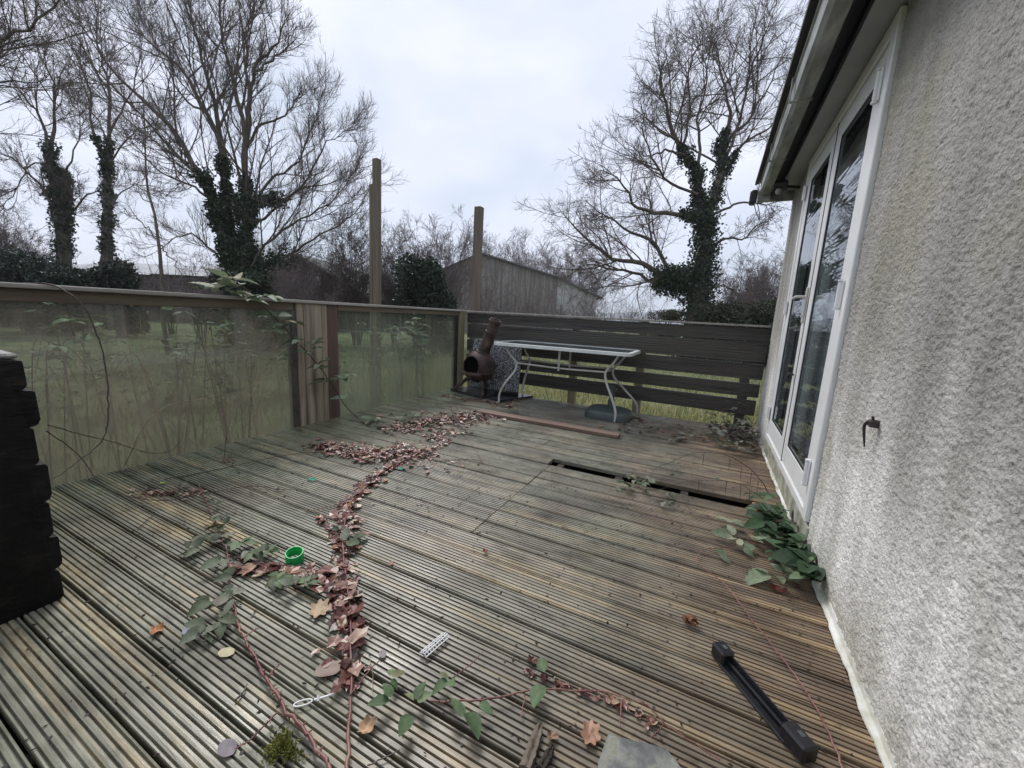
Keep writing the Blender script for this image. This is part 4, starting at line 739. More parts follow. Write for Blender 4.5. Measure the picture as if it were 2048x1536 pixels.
# arches over the gap
bramble('bramble with two thorny arches over the open board gap',[[D(1540,995,.02),on(1525,965,1,2.7),on(1500,938,1,2.75),on(1465,915,1,2.8),on(1430,906,1,2.8),on(1385,907,1,2.8),on(1340,925,1,2.75),on(1310,938,1,2.75),D(1292,962,.02)],[D(1530,1000,.01),on(1508,985,1,2.62),on(1480,968,1,2.62),on(1450,962,1,2.62),on(1400,961,1,2.62),on(1370,963,1,2.62),D(1330,976,.02),D(1290,982,.02)]]+[[on(a,b,1,2.75),on(a-3,b+24,1,2.75)] for a,b in((1408,908),(1460,918),(1483,935),(1503,945),(1517,962))]+[[on(a,b,1,2.62),on(a-2,b+26,1,2.62)] for a,b in((1398,962),(1453,963),(1482,970),(1500,978))],
  lf([(1255,950,.04),(1270,960,.045),(1285,965,.05),(1300,960,.045),(1310,968,.04),(1240,968,.035),(1265,975,.045),(1295,978,.045),(1240,985,.03),(1340,985,.03),(1330,1003,.035),(1350,1005,.035),(1350,925,.03,.05),(1350,950,.03,.05),(1435,955,.03,.04)]),M_caned,M_bleafg,.0034,.0018,20,seed=16)
# wilted bush in the far right corner
pr=random.Random(22); lv=[]
for i in range(140):
    t=pr.random(); q=np.array([.44-abs(pr.gauss(0,.16))*(1 if t<.55 else 3.3),4.12+pr.gauss(0,.22)-(.15 if t>.55 else 0),abs(pr.gauss(0,.12))*(1 if t<.55 else .18)+.02]); lv.append((q,None,pr.uniform(.03,.052),3))
bramble('wilted grey bramble heap in the far right corner between fence and door',[[np.array([.46,4.3,0]),np.array([.40,4.2,.2]),np.array([.2,4.1,.28]),np.array([-.1,3.95,.05])],[np.array([.45,4.4,0]),np.array([.3,4.4,.33]),np.array([.05,4.3,.25]),np.array([-.5,4.0,.02])],[np.array([.4,4.0,0]),np.array([.1,3.9,.12]),np.array([-.3,3.9,.02])]],lv,M_caned,leafmat('dark_wilted_leaf',[(0,(.035,.037,.028)),(.5,(.10,.105,.08)),(.85,(.19,.20,.155)),(1,(.17,.11,.09))],rough=.55),.0035,.002,10,seed=17)
# leaf litter
def litterleaf(m,p,size,rr,lobed=False):
    n=10; az=rr.uniform(0,6.28); tx,ty=rr.gauss(0,.24),rr.gauss(0,.24); c=np.array(p,float); V=[c+[0,0,size*.1]]
    asp=rr.uniform(.5,.8); cu=rr.uniform(.1,.9)
    for k in range(n):
        a=2*PI*k/n; r_=size*.5*(1+(.22 if (k%2 and lobed) else (-.18 if lobed else rr.uniform(-.12,.12))))
        x=math.cos(a)*r_; y=math.sin(a)*r_*asp; z=cu*(y*y)/size*1.2+tx*x+ty*y+.05*size*math.sin(3*a+az)
        V.append(c+[x*math.cos(az)-y*math.sin(az),x*math.sin(az)+y*math.cos(az),max(z,-c[2]+.003)+size*.12])
    m.add(V,[[0,k+1,(k+1)%n+1] for k in range(n)])
rr=random.Random(31); m=MB()
def along(path,w0,w1,n,s0,s1,hz):
    n=int(n*.8); w0*=1.12; w1*=1.12; hz*=.55
    P=np.array([D(*p) for p in path]); seg=np.linalg.norm(np.diff(P,axis=0),axis=1); cum=np.concatenate([[0],np.cumsum(seg)])
    for i in range(n):
        t=rr.random()*cum[-1]; j=min(len(seg)-1,int(np.searchsorted(cum,t)-1)); j=max(j,0); f=(t-cum[j])/seg[j]; c=P[j]+(P[j+1]-P[j])*f; u=t/cum[-1]; wv=w0+(w1-w0)*u
        g1=rr.gauss(0,1)*(1 if rr.random()<.86 else 2.3); c=c+np.array([g1*wv,rr.gauss(0,1)*wv*.7,0]);  litterleaf(m,(c[0],c[1],.003+abs(rr.gauss(0,hz))*math.exp(-g1*g1)),s0*.8+(s1*1.25-s0*.8)*rr.random()**1.7,rr,rr.random()<.4)
along([(790,862),(850,850),(910,838),(960,832)],.08,.12,760,.022,.05,.022)
along([(920,862),(880,870),(860,880)],.05,.04,110,.02,.045,.012)
along([(640,895),(700,905),(760,915),(840,905)],.07,.11,760,.020,.046,.022)
along([(900,880),(860,900),(800,925),(760,950),(735,975)],.015,.022,200,.02,.044,.010)
along([(760,945),(730,975),(705,1005)],.018,.014,150,.02,.042,.010)
along([(700,1005),(690,1060),(686,1110),(690,1160),(700,1220),(700,1300),(700,1380)],.022,.020,330,.018,.046,.010)
along([(640,1040),(665,1060),(690,1080)],.015,.02,40,.02,.04,.006)
along([(470,1140),(530,1140),(600,1150),(650,1160),(690,1170)],.020,.030,260,.016,.04,.012)
along([(650,1150),(680,1190),(690,1240)],.025,.02,110,.02,.045,.008)
along([(290,985),(340,992),(400,985)],.025,.025,90,.014,.032,.006)
along([(880,790),(930,800),(1000,808),(1040,800)],.06,.05,330,.016,.036,.012)
along([(1000,815),(1030,812)],.05,.05,60,.018,.036,.012)
along([(1262,838),(1275,842)],.05,.05,90,.02,.04,.02)
along([(1250,860),(1330,870),(1420,880),(1530,895)],.10,.10,130,.015,.035,.006)
along([(1050,1345),(1110,1370),(1180,1392),(1250,1420),(1310,1450)],.008,.008,80,.010,.024,.004)
along([(1640,1180),(1665,1215),(1690,1280),(1730,1390),(1780,1520)],.007,.008,46,.014,.032,.006)
along([(440,922),(470,925)],.03,.03,50,.010,.02,.005)
for (px_,py_) in [(700,1205),(672,1215),(690,1250),(672,1290),(710,1290),(688,1330),(705,1350),(680,1385),(665,1180),(700,1175),(720,1200),(655,1150),(630,1165),(690,1130),(705,1100),(668,1040),(650,1052),(700,1065),(725,1045),(720,1085),(690,1010),(725,985),(745,965),(775,940),(540,1145),(505,1150),(585,1160),(640,1190),(710,1240),(664,1255)]:
    c=D(px_+rr.uniform(-8,8),py_+rr.uniform(-8,8)); litterleaf(m,(c[0],c[1],.006+rr.uniform(0,.012)),rr.uniform(.045,.075),rr,rr.random()<.6)
for i in range(420):
    P_=[(800,855),(900,845),(700,905),(800,915),(735,965),(690,1060),(690,1170),(700,1280),(560,1140),(640,1150),(340,990),(960,800),(1270,840),(450,920),(860,880),(920,812)][i%16]
    c=D(*P_)+np.array([rr.gauss(0,.06 if P_[1]<950 else .025),rr.gauss(0,.05 if P_[1]<950 else .035),.006+abs(rr.gauss(0,.008))]); a=rr.uniform(0,6.28); l=rr.uniform(.012,.05); dv=np.array([math.cos(a),math.sin(a),rr.gauss(0,.2)])*l
    m.tube([c,c+dv*.5+[0,0,rr.gauss(0,.003)],c+dv],[.0011,.0009,.0005],4)
setp(m.build('leaf_litter',M_litter,fix=False),'red brown fallen leaves drifted in heaps along the deck','leaf litter',kind='stuff')

rr=random.Random(33); m=MB()
for i in range(1500):
    x=rr.uniform(-3.0,.48); y=rr.uniform(.1,4.7)**1.0
    if rr.random()<.45: y=Y0+round((y-Y0)/PITCHB)*PITCHB+rr.gauss(0,.006)
    s=rr.uniform(.003,.010); a=rr.uniform(0,6.28); q=np.array([x,y,.003])
    e=np.array([math.cos(a),math.sin(a),0])*s; f=np.array([-math.sin(a),math.cos(a),0])*s*rr.uniform(.2,.6); m.add([q-e,q+f,q+e,q-f,q+[0,0,s*.4]],[[0,1,4],[1,2,4],[2,3,4],[3,0,4]])
setp(m.build('deck_debris',M_debris,fix=False),'tiny dark bits of debris scattered over the decking boards','debris',kind='stuff')
# single leaves one can point at
def fleaf(px,py,size,lab,col,n=14,cr=.35,lob=.10,seed=1):
    r=random.Random(seed); c=D(px,py,.0); az=r.uniform(0,6.28); V=[];Fs=[]; rings=4
    V.append(c+[0,0,.006])
    for j in range(1,rings+1):
        for k in range(n*2):
            a=PI*k/n; rad=size*.5*j/rings*(1+lob*(1 if k%4<2 else -1)*(j/rings)**2); x=math.cos(a)*rad; y=math.sin(a)*rad*.72; z=.006+cr*(y*y+.5*x*x)/size*1.5+cr*.12*size*math.sin(a*3+j)*j/rings
            V.append(c+[x*math.cos(az)-y*math.sin(az),x*math.sin(az)+y*math.cos(az),z])
    N2=n*2; Fs+=[[0,1+k,1+(k+1)%N2] for k in range(N2)]
    for j in range(rings-1): Fs+=[[1+j*N2+k,1+(j+1)*N2+k,1+(j+1)*N2+(k+1)%N2,1+j*N2+(k+1)%N2] for k in range(N2)]
    mm=nmat('leaf_'+str(seed),[(.3,tuple(v*.6 for v in col)),(.6,col),(.8,tuple(min(1,v*1.35) for v in col))],scale=25,rough=.55)
    o=MB().add(V,Fs).build('fallen_leaf',mm,fix=False); shade(o,60); setp(o,lab,'fallen leaf','single fallen leaves')
fleaf(640,1222,.085,'large pale tan fallen leaf in the middle of the litter trail',(.42,.29,.17),seed=41,lob=.15)
fleaf(658,1342,.075,'round dull brown fallen leaf against the red cane',(.24,.17,.13),seed=42,lob=.02,cr=.2)
fleaf(453,1308,.048,'small flat pale yellow leaf lying alone left of the thorny cane',(.46,.42,.24),seed=43,lob=.02,cr=.08)
fleaf(315,1265,.045,'curled orange leaf lying alone on the left boards',(.45,.19,.08),seed=44,cr=.9)
fleaf(1181,1473,.062,'lobed orange brown oak leaf beside the slate piece',(.40,.21,.13),seed=45,lob=.14,cr=.5)
fleaf(970,1106,.03,'small dark red curled leaf in the centre of the deck',(.22,.06,.04),seed=46,cr=1.)
fleaf(783,1130,.026,'small pinkish leaf right of the litter trail',(.42,.20,.16),seed=47,cr=.6)
fleaf(1065,1326,.034,'dark brown curled leaf in a groove right of the mesh strip',(.12,.04,.03),seed=48,cr=1.)
fleaf(1200,855,.06,'yellow brown leaf lying between the plank and the parasol base',(.35,.20,.08),seed=49,cr=.7)
fleaf(1555,1182,.06,'dark red fallen leaf below the dense bramble at the wall',(.15,.03,.02),seed=50,cr=.5)
fleaf(735,1458,.05,'orange tan leaf at the bottom right of the central red cane',(.48,.30,.17),seed=51,cr=.8)
fleaf(455,1500,.05,'faded purple grey leaf left of the moss clump',(.19,.16,.18),seed=52,cr=.1,lob=.02)
fleaf(1105,1478,.03,'small curled tan leaf beside the wood splinter',(.32,.20,.12),seed=53,cr=.9)
fleaf(765,1312,.03,'small grey purple leaf between red cane and mesh strip',(.2,.17,.17),seed=54,cr=.15,lob=.02)
fleaf(555,978,.026,'pinkish crumpled leaf on the thin dark runner',(.45,.32,.28),seed=55,cr=.9)
fleaf(325,968,.03,'bright lime green leaf at the left of the deck',(.22,.36,.06),seed=56,cr=.5,lob=.02)
# crumpled ball of leaf
q=D(1380,1248); m=MB(); rr=random.Random(8)
for i in range(26):
    a=rr.uniform(0,6.28); e=rr.uniform(-.2,1.3); p=q+np.array([math.cos(a)*math.cos(e),math.sin(a)*math.cos(e),abs(math.sin(e))])*.018+[0,0,.006]; litterleaf(m,p,rr.uniform(.018,.03),rr,True)
setp(m.build('crumpled_leaf',leafmat('crumpled_orange_brown',[(0,(.12,.05,.025)),(.5,(.28,.13,.065)),(1,(.42,.24,.13))],rough=.7),fix=False),'crumpled orange brown ball of dead leaf on the deck near the black bar','dead leaf')
# grey smooth feather-like scrap
q=D(372,1268); m=MB(); V,Fs=leaflet(q+np.array([-.02,.01,.008]),np.array([1,-.35,0.]),np.array([0,0,1.]),.055,.026,.05,.2,False); m.add(V,Fs); o=m.build('feather',nmat('grey_blue_feather',[(.3,(.16,.17,.20)),(.7,(.30,.31,.36))],rough=.6),fix=False); setp(o,'small blue grey feather beside the curled orange leaf','feather')
# loose twigs on the deck
def twig(pts,lab,r=.002,mc=None,z=.008):
    m=MB(); P=np.array(dk(pts,z)); P2,R2=catmull(P,np.linspace(r,r*.5,len(P)),5); P2[1:-1,:2]+=np.random.default_rng(int(pts[0][0])).normal(0,.0012,(len(P2)-2,2)); m.tube(P2,R2,6); setp(m.build('twig',mc or M_caned,fix=False),lab,'twig','loose twigs on the deck')
twig([(1100,880),(1085,890),(1070,893)],'tiny twig on the boards below the plank')
twig([(790,975),(830,980)],'short twig just right of the litter trail',.0015)
twig([(275,1058),(300,1035),(308,1026)],'short dark twig on the yellow boards behind the thorny cane')
twig([(860,925),(930,918),(966,922)],'dark twig right of the central leaf heap')
twig([(915,1010),(925,1003)],'tiny dark twig left of the board joint')
twig([(735,1530),(770,1515),(800,1500)],'dark twig crossing the bottom edge right of the red cane',.002)
twig([(740,1320),(746,1345),(744,1385)],'pale thin curved stalk right of the red cane',.0013,M_canep)
twig([(470,1400),(485,1385),(495,1368)],'brown stub of twig left of the thorny cane',.003)
twig([(230,945),(270,940),(285,936)],'forked dark twig near the glass at the left',.002)
# ================================================================== TREES
def tubes(P,R,sides):
    """P (N,K,3), R (N,K) -> verts, quads"""
    Nn,K,_=P.shape; T=np.gradient(P,axis=1); T/=np.linalg.norm(T,axis=2,keepdims=True)+1e-9
    ref=np.zeros((Nn,1,3)); vert=np.abs(T[:,:1,2])>.85; ref[...,2]=np.where(vert,0,1); ref[...,0]=np.where(vert,1,0)
    u=np.cross(T,np.broadcast_to(ref,T.shape)); u/=np.linalg.norm(u,axis=2,keepdims=True)+1e-9; v=np.cross(T,u)
    a=np.arange(sides)*2*PI/sides; V=P[:,:,None,:]+R[:,:,None,None]*(np.cos(a)[None,None,:,None]*u[:,:,None,:]+np.sin(a)[None,None,:,None]*v[:,:,None,:])
    idx=np.arange(Nn*K*sides).reshape(Nn,K,sides); nx=np.roll(idx,-1,axis=2)
    Fq=np.stack([idx[:,:-1],nx[:,:-1],nx[:,1:],idx[:,1:]],-1).reshape(-1,4); return V.reshape(-1,3),Fq
def grow(P,R,n,frac,ang,K2,up,r,rmin,tmin=.2,wig=.18,droop=0.,Lmin=0.):
    Nn,K,_=P.shape; seg=np.linalg.norm(np.diff(P,axis=1),axis=2); Ln=seg.sum(1)
    t=r.uniform(tmin,1,(Nn,n))*(K-1.001); j=t.astype(int); f=(t-j)[...,None]; ii=np.arange(Nn)[:,None]
    A=P[ii,j]; B=P[ii,j+1]; c=A+(B-A)*f; tg=B-A; tg/=np.linalg.norm(tg,axis=2,keepdims=True)+1e-9
    rad=R[ii,j]*(1-f[...,0])+R[ii,j+1]*f[...,0]
    o=r.normal(0,1,c.shape); o-=tg*(o*tg).sum(2,keepdims=True); o/=np.linalg.norm(o,axis=2,keepdims=True)+1e-9
    an=np.radians(r.normal(ang,ang*.22,(Nn,n)))[...,None]; d=tg*np.cos(an)+o*np.sin(an)
    L2=np.maximum(Ln[:,None]*frac*(1.1-.5*t/(K-1))*r.uniform(.55,1.3,(Nn,n)),Lmin)
    keep=(r.random((Nn,n))<np.clip(Ln/np.median(Ln),.25,1)[:,None]).ravel()
    c=c.reshape(-1,3)[keep]; d=d.reshape(-1,3)[keep]; L2=L2.ravel()[keep]; rad=rad.ravel()[keep]; r0=np.maximum(np.minimum(rad*.6,L2*.0085+rmin*.5),rmin)
    out=[c]; st=(L2/(K2-1))[:,None]
    for k in range(K2-1):
        d=d+r.normal(0,wig,d.shape); d[:,2]+=up-droop*k/(K2-1); d/=np.linalg.norm(d,axis=1,keepdims=True); c=c+d*st; out.append(c)
    P2=np.stack(out,1); R2=r0[:,None]*np.linspace(1,.35,K2)[None,:]; return P2,np.maximum(R2,rmin*.7)
def leafquads(C,size,r,flat=0.):
    n=len(C); a=r.normal(0,1,(n,3)); a/=np.linalg.norm(a,axis=1,keepdims=True); b=r.normal(0,1,(n,3)); b-=a*(a*b).sum(1,keepdims=True); b/=np.linalg.norm(b,axis=1,keepdims=True); s=size*r.uniform(.6,1.3,(n,1)); nn=np.cross(a,b)*s*.25
    V=np.stack([C-a*s*.5,C+b*s*.36+nn,C+a*s*.6,C-b*s*.36+nn],1).reshape(-1,3); return V,np.arange(n*4).reshape(n,4)
def resamp(P,R,K,r,wob=.0):
    P=np.array(P,float); P2,R2=catmull(P,np.array(R,float),6); seg=np.concatenate([[0],np.cumsum(np.linalg.norm(np.diff(P2,axis=0),axis=1))]); t=np.linspace(0,seg[-1],K)
    Q=np.stack([np.interp(t,seg,P2[:,i]) for i in range(3)],1); RR=np.interp(t,seg,R2)
    if wob: Q[1:-1]+=r.normal(0,wob,(K-2,3))
    return Q,RR
def tree(name,lab,limbs,dep,seed,ivy=None,n1=9,n2=7,n3=5,tw=.008,mt=None,frac=(.42,.45,.5),ang=(42,42,38),up=.03,ivyn=0,ivys=.13,lmin=.9,cat='tree',group=None,wig=.16,ivyspread=1.):
    """limbs: list of (pixels, r0, r1, depth change); the first is the trunk"""
    r=np.random.default_rng(seed); K=16; Ps=[];Rs=[]
    for i,lm in enumerate(limbs):
        px,r0,r1,dz=lm[:4]; n=len(px); d0=dep+(limbs[i][4] if len(limbs[i])>4 else 0)
        pts=[far(p[0],p[1],d0+dz*(k/(n-1))) for k,p in enumerate(px)]
        if i==0: g=pts[0].copy(); g[2]=GZ-.1; g[:2]=pts[0][:2]; pts=[g]+pts if pts[0][2]>GZ else pts
        rr_=np.linspace(r0*(1 if i==0 else .62),r1*.4,len(pts)); Q,RR=resamp(pts,rr_,K,r,.03 if i else .02); Ps.append(Q);Rs.append(RR)
    P0=np.stack(Ps);R0=np.stack(Rs); base=P0[0,0]; t=thing(name,lab,cat,tuple(base),group)
    V,Fq=tubes(P0,R0,9); link('trunk',npmesh('trunk',V,Fq),M_bark,t,True)
    Pl=P0[1:] if len(P0)>1 else P0; Rl=R0[1:] if len(P0)>1 else R0
    P1,R1=grow(Pl,Rl,n1,frac[0],ang[0],9,up,r,tw*1.5,.22,wig*.8,0,lmin); P2,R2=grow(P1,R1,n2,frac[1],ang[1],7,up,r,tw,.15,wig,0,lmin*.5); P3,R3=grow(P2,R2,n3,frac[2],ang[2],5,up,r,tw*.7,.08,wig,0,.22)
    Pe,Re=grow(Pl[:,K//2:],Rl[:,K//2:],n1//2+2,frac[1],ang[1],7,up,r,tw,.5,wig); P4,R4=grow(Pe,Re,n3,.5,ang[2],5,up,r,tw*.8,.1,wig)
    Vs=[];Fs=[];o=0
    for A,B_,s in((P1,R1,5),(P2,R2,4),(P3,R3,3),(Pe,Re,4),(P4,R4,3)):
        V,Fq=tubes(A,B_,s); Vs.append(V);Fs.append(Fq+o);o+=len(V)
    link('crown',npmesh('crown',np.concatenate(Vs),np.concatenate(Fs)),mt or M_twig,t)
    if ivyn:
        pts=[]
        for (li,t0,t1,rad,wt) in ivy:
            n=int(ivyn*wt); tt=r.uniform(t0,t1,n)*(K-1.001); j=tt.astype(int); f=(tt-j)[:,None]; c=P0[li][j]+(P0[li][j+1]-P0[li][j])*f; lump=1+.45*np.sin(tt*3.1+li)+.25*np.sin(tt*7.3)
            o3=r.normal(0,1,(n,3)); o3/=np.linalg.norm(o3,axis=1,keepdims=True); pts.append(c+o3*(rad*lump*r.uniform(.45,1.05,n)*(1-.35*tt/(K-1)))[:,None])
        V,Fq=leafquads(np.concatenate(pts),ivys,r); link('ivy',npmesh('ivy',V,Fq),M_ivy,t)
    return t
oak=[([(1390,650),(1398,600),(1405,540),(1410,490),(1412,440)],.50,.34,0),
 ([(1412,445),(1398,395),(1391,343),(1368,310),(1349,278),(1335,220),(1318,160),(1335,110)],.26,.03,-1.5),
 ([(1412,445),(1436,368),(1447,333),(1442,296),(1458,250),(1459,214),(1445,150),(1430,80)],.28,.03,1.5),
 ([(1442,345),(1456,332),(1473,305),(1488,285),(1518,268),(1549,248),(1590,212),(1640,170)],.13,.02,-1.,.8),
 ([(1450,300),(1468,265),(1495,244),(1518,202),(1534,185),(1560,120),(1592,50)],.14,.02,1.,1.),
 ([(1391,343),(1400,290),(1395,230),(1415,170),(1410,110),(1440,60)],.11,.02,1.4,-.6),
 ([(1410,440),(1391,431),(1349,428),(1298,424),(1266,408),(1238,361),(1200,340)],.19,.025,-2.),
 ([(1405,540),(1340,556),(1280,524),(1247,524),(1201,500),(1168,473),(1145,445),(1120,420)],.20,.025,-1.2),
 ([(1400,580),(1322,570),(1275,547),(1220,538),(1182,528),(1150,540)],.15,.02,1.),
 ([(1403,560),(1345,547),(1303,482),(1270,468),(1233,445),(1200,426),(1170,400)],.16,.02,.6),
 ([(1412,500),(1424,491),(1451,480),(1489,477),(1516,450),(1545,440)],.11,.015,-1.),
 ([(1420,430),(1442,422),(1489,403),(1535,410),(1570,395)],.11,.015,1.),
 ([(1349,278),(1320,262),(1290,230),(1275,200)],.08,.02,.8,-1.3),
 ([(1368,310),(1330,300),(1295,310),(1262,290)],.08,.02,-.8,-1.),
 ([(1410,590),(1440,570),(1490,590),(1530,585)],.07,.015,1.),
 ([(1447,330),(1480,240),(1500,150),(1520,90),(1545,30),(1560,-30)],.10,.015,-1.2,.6),([(1396,389),(1330,360),(1300,300),(1285,250),(1300,190)],.09,.015,1.2,-.6),([(1365,300),(1380,220),(1375,150),(1400,90),(1420,60)],.09,.015,-1.2,-.6)]
ivo=[(0,0,1,.72,.42),(1,0,.5,.30,.12),(2,0,.5,.32,.14),(7,0,.3,.45,.10),(8,0,.35,.45,.10),(6,0,.25,.32,.05),(9,0,.2,.4,.05),(3,0,.2,.2,.02)]
tree('oak_tree','tall ivy clad oak with wide bare crown beyond the slatted fence',oak,16,61,ivo,18,11,8,.0060,ivyn=26000,ivys=.11,frac=(.46,.45,.5),ang=(48,44,38),up=.02,wig=.11)
big=[([(480,620),(484,560),(488,500)],.42,.3,0),
 ([(484,590),(464,545),(440,450),(428,404),(396,343),(355,274),(307,218),(258,174),(210,117),(174,40)],.22,.03,-1.),
 ([(484,580),(466,520),(456,444),(448,343),(440,283),(412,226),(396,194),(355,129),(291,77),(250,10)],.22,.03,1.),
 ([(456,350),(440,270),(420,182),(404,121),(392,61),(363,-40)],.14,.03,-1.,.5),
 ([(488,560),(492,500),(492,363),(488,283),(468,161),(444,81),(440,-30)],.22,.04,.5),
 ([(490,300),(495,250),(500,202),(509,141),(540,100),(557,81),(581,24)],.14,.025,-1.,.3),
 ([(500,220),(492,113),(500,40),(508,-40)],.09,.03,.8,.2),
 ([(509,150),(553,113),(575,85),(593,52)],.06,.02,.4,-.4),
 ([(495,410),(530,400),(557,404),(605,371),(640,310),(654,283),(702,258)],.10,.012,-.8,.3),
 ([(495,470),(525,440),(597,379),(650,370),(700,350)],.09,.012,.9,.2),
 ([(492,300),(520,250),(565,234),(597,194),(613,178)],.08,.012,.5,.3),
 ([(492,450),(540,360),(590,330),(625,260),(650,210)],.08,.012,-.5,.3),
 ([(488,560),(560,520),(620,480),(690,440),(735,400)],.09,.012,.3),
 ([(484,570),(540,480),(600,440),(660,400),(720,330)],.08,.012,-1.2),
 ([(484,560),(400,480),(360,470),(320,500)],.07,.012,-.8),
 ([(428,404),(380,370),(330,350),(280,300),(240,250)],.07,.012,.8,-.3),
 ([(412,226),(370,200),(330,130),(290,30)],.07,.015,.7,.6)]
ivb=[(0,0,1,.60,.2),(1,0,.42,.26,.24),(2,0,.40,.28,.2),(4,.0,.33,.32,.2),(12,0,.35,.35,.06),(8,0,.3,.25,.05)]
tree('ash_tree','largest bare tree with several ivy covered stems behind the glass balustrade',big,13,62,ivb,17,11,8,.0050,ivyn=24000,ivys=.10,up=.09,frac=(.38,.44,.5),ang=(36,38,36),wig=.10)
t2=[([(214,560),(214,480),(214,404),(216,340),(216,283)],.26,.16,0),
 ([(212,330),(196,290),(182,242),(178,182),(157,121),(121,40),(100,-30)],.10,.02,-.8),
 ([(216,290),(220,242),(218,161),(202,121),(194,40),(190,-40)],.12,.03,.6),
 ([(216,340),(226,315),(258,274),(299,250),(330,245)],.07,.012,-.6),
 ([(218,270),(232,240),(250,210),(270,160),(283,100),(290,20)],.08,.015,.8),
 ([(216,300),(200,250),(170,210),(140,190)],.06,.012,.8),([(214,420),(250,380),(300,370),(350,400)],.05,.01,-.5)]
tree('ivy_tree','slender straight bare tree with ivy column second from the left edge',t2,17,63,[(0,0,1,.30,.8),(1,0,.15,.15,.05)],15,10,8,.0068,ivyn=7500,ivys=.12,up=.09,wig=.11)
t1=[([(130,570),(128,500),(125,444),(112,390),(104,350),(101,291)],.32,.14,0),
 ([(102,300),(106,260),(109,226),(105,161),(73,101),(65,20)],.12,.02,.6),
 ([(103,310),(88,260),(73,222),(45,190),(24,161),(-20,90)],.10,.02,-.8),
 ([(122,450),(100,400),(73,363),(24,315),(-20,299)],.13,.02,-.8),
 ([(125,470),(129,424),(131,380),(130,343)],.20,.10,.3),
 ([(128,470),(140,440),(161,400),(202,379),(240,370)],.10,.015,.8),
 ([(131,345),(150,300),(160,240),(150,180)],.06,.012,.4,.3),([(101,330),(60,330),(20,400),(-20,420)],.06,.012,.5)]
tree('ivy_tree','stout forked bare tree with ivy at the far left beyond the handrail',t1,17,64,[(0,0,1,.38,.6),(4,0,1,.30,.3),(3,0,.2,.2,.08)],15,10,8,.0068,ivyn=8500,ivys=.12,up=.05,wig=.12)
t0=[([(-170,620),(-160,400),(-140,250)],.35,.25,0),([(-150,300),(-60,140),(-5,85),(50,58),(110,8),(140,-30)],.10,.02,-.5),([(-150,290),(-60,140),(0,95),(45,76),(90,72)],.07,.012,.6),([(-150,350),(-60,190),(0,165),(60,164),(95,158)],.06,.01,.3),([(-150,400),(-50,200),(0,175),(80,178),(150,170)],.05,.01,-.4),([(-150,320),(-80,60),(-20,-20),(40,-60)],.12,.02,.5)]
tree('bare_tree','big bare tree standing outside the left edge with limbs reaching in',t0,10,65,None,13,10,7,.0045,up=.06,wig=.12)
th=[([(325,600),(321,520),(319,484),(299,404),(292,340),(291,283),(287,190),(283,95)],.05,.012,0),([(291,283),(310,250),(330,200)],.02,.008,.3),([(299,404),(270,380),(250,330)],.02,.008,.3),([(320,490),(345,520),(380,600)],.03,.01,-.3),([(318,480),(290,450),(250,420),(200,395)],.02,.008,.3),([(290,300),(270,230),(265,170)],.02,.008,.3)]
tree('sapling','thin pale upright sapling between the forked tree and the largest tree',th,10,66,None,10,6,4,.0032,lmin=.2,up=.08,mt=M_twigp)
# vase-shaped bare shrubs: a few kinds, copied
def shrub(name,lab,base,hgt,wid,seed,nst=16,mt=None,n1=11,n2=9,n3=6,tw=.0065,group='bare shrubs beyond the railing',cat='shrub'):
    r=np.random.default_rng(seed); K=9; a=r.uniform(0,2*PI,nst); sp=r.uniform(.05,1,nst)*wid/2; P=np.zeros((nst,K,3)); tt=np.linspace(0,1,K)
    hh=hgt*r.uniform(.65,1.0,nst)
    for k in range(K):
        P[:,k,0]=np.cos(a)*(sp*tt[k]**1.3+.12*(1-tt[k])); P[:,k,1]=np.sin(a)*(sp*tt[k]**1.3+.12*(1-tt[k])); P[:,k,2]=hh*tt[k]
    P[:,1:]+=np.cumsum(r.normal(0,.03*hgt/4,(nst,K-1,3)),axis=1); R=np.linspace(.020,.006,K)[None,:]*r.uniform(.6,1.4,(nst,1))*hgt/4
    P+=np.array(base)[None,None]; t=thing(name,lab,cat,tuple(base),group); V,Fq=tubes(P,R,6); link('stem',npmesh('stem',V,Fq),mt or M_twigp,t,True)
    P1,R1=grow(P,R,n1,.36,36,7,.06,r,tw,.25,.18); P2,R2=grow(P1,R1,n2,.5,38,6,.04,r,tw*.8,.12,.2); P3,R3=grow(P2,R2,n3,.5,36,4,.03,r,tw*.65,.1,.22); Vs=[];Fs=[];o=0
    for A,B_,s in((P1,R1,4),(P2,R2,3),(P3,R3,3)): V,Fq=tubes(A,B_,s); Vs.append(V);Fs.append(Fq+o);o+=len(V)
    link('crown',npmesh('crown',np.concatenate(Vs),np.concatenate(Fs)),mt or M_twigp,t); return t
def gnd(px,py,dep): q=far(px,py,dep); q[2]=GZ-.05; return q
S1=shrub('bare_shrub','bare purple grey shrub with tall fan of stems between the two tall posts',gnd(880,600,15),4.3,4.0,71,20)
S2=shrub('bare_shrub','dense dark twiggy tree directly left of the taller post',gnd(712,600,15),4.5,3.0,72,20,M_twig)
def copytree(src,loc,lab,sc=1.,rz=0.,group=None):
    c=src.copy(); COL.objects.link(c); c.location=loc; c.rotation_euler=(0,0,rz); c.scale=(sc,sc,sc); c['label']=lab
    if group: c['group']=group
    for ch in src.children:
        k=ch.copy(); COL.objects.link(k); k.parent=c; k.matrix_parent_inverse=ch.matrix_parent_inverse.copy()
    return c
S3=shrub('bare_shrub','sparse bare shrub behind the shorter post',gnd(950,610,19),4.0,4.2,73,9,None,7,6,5,.006)
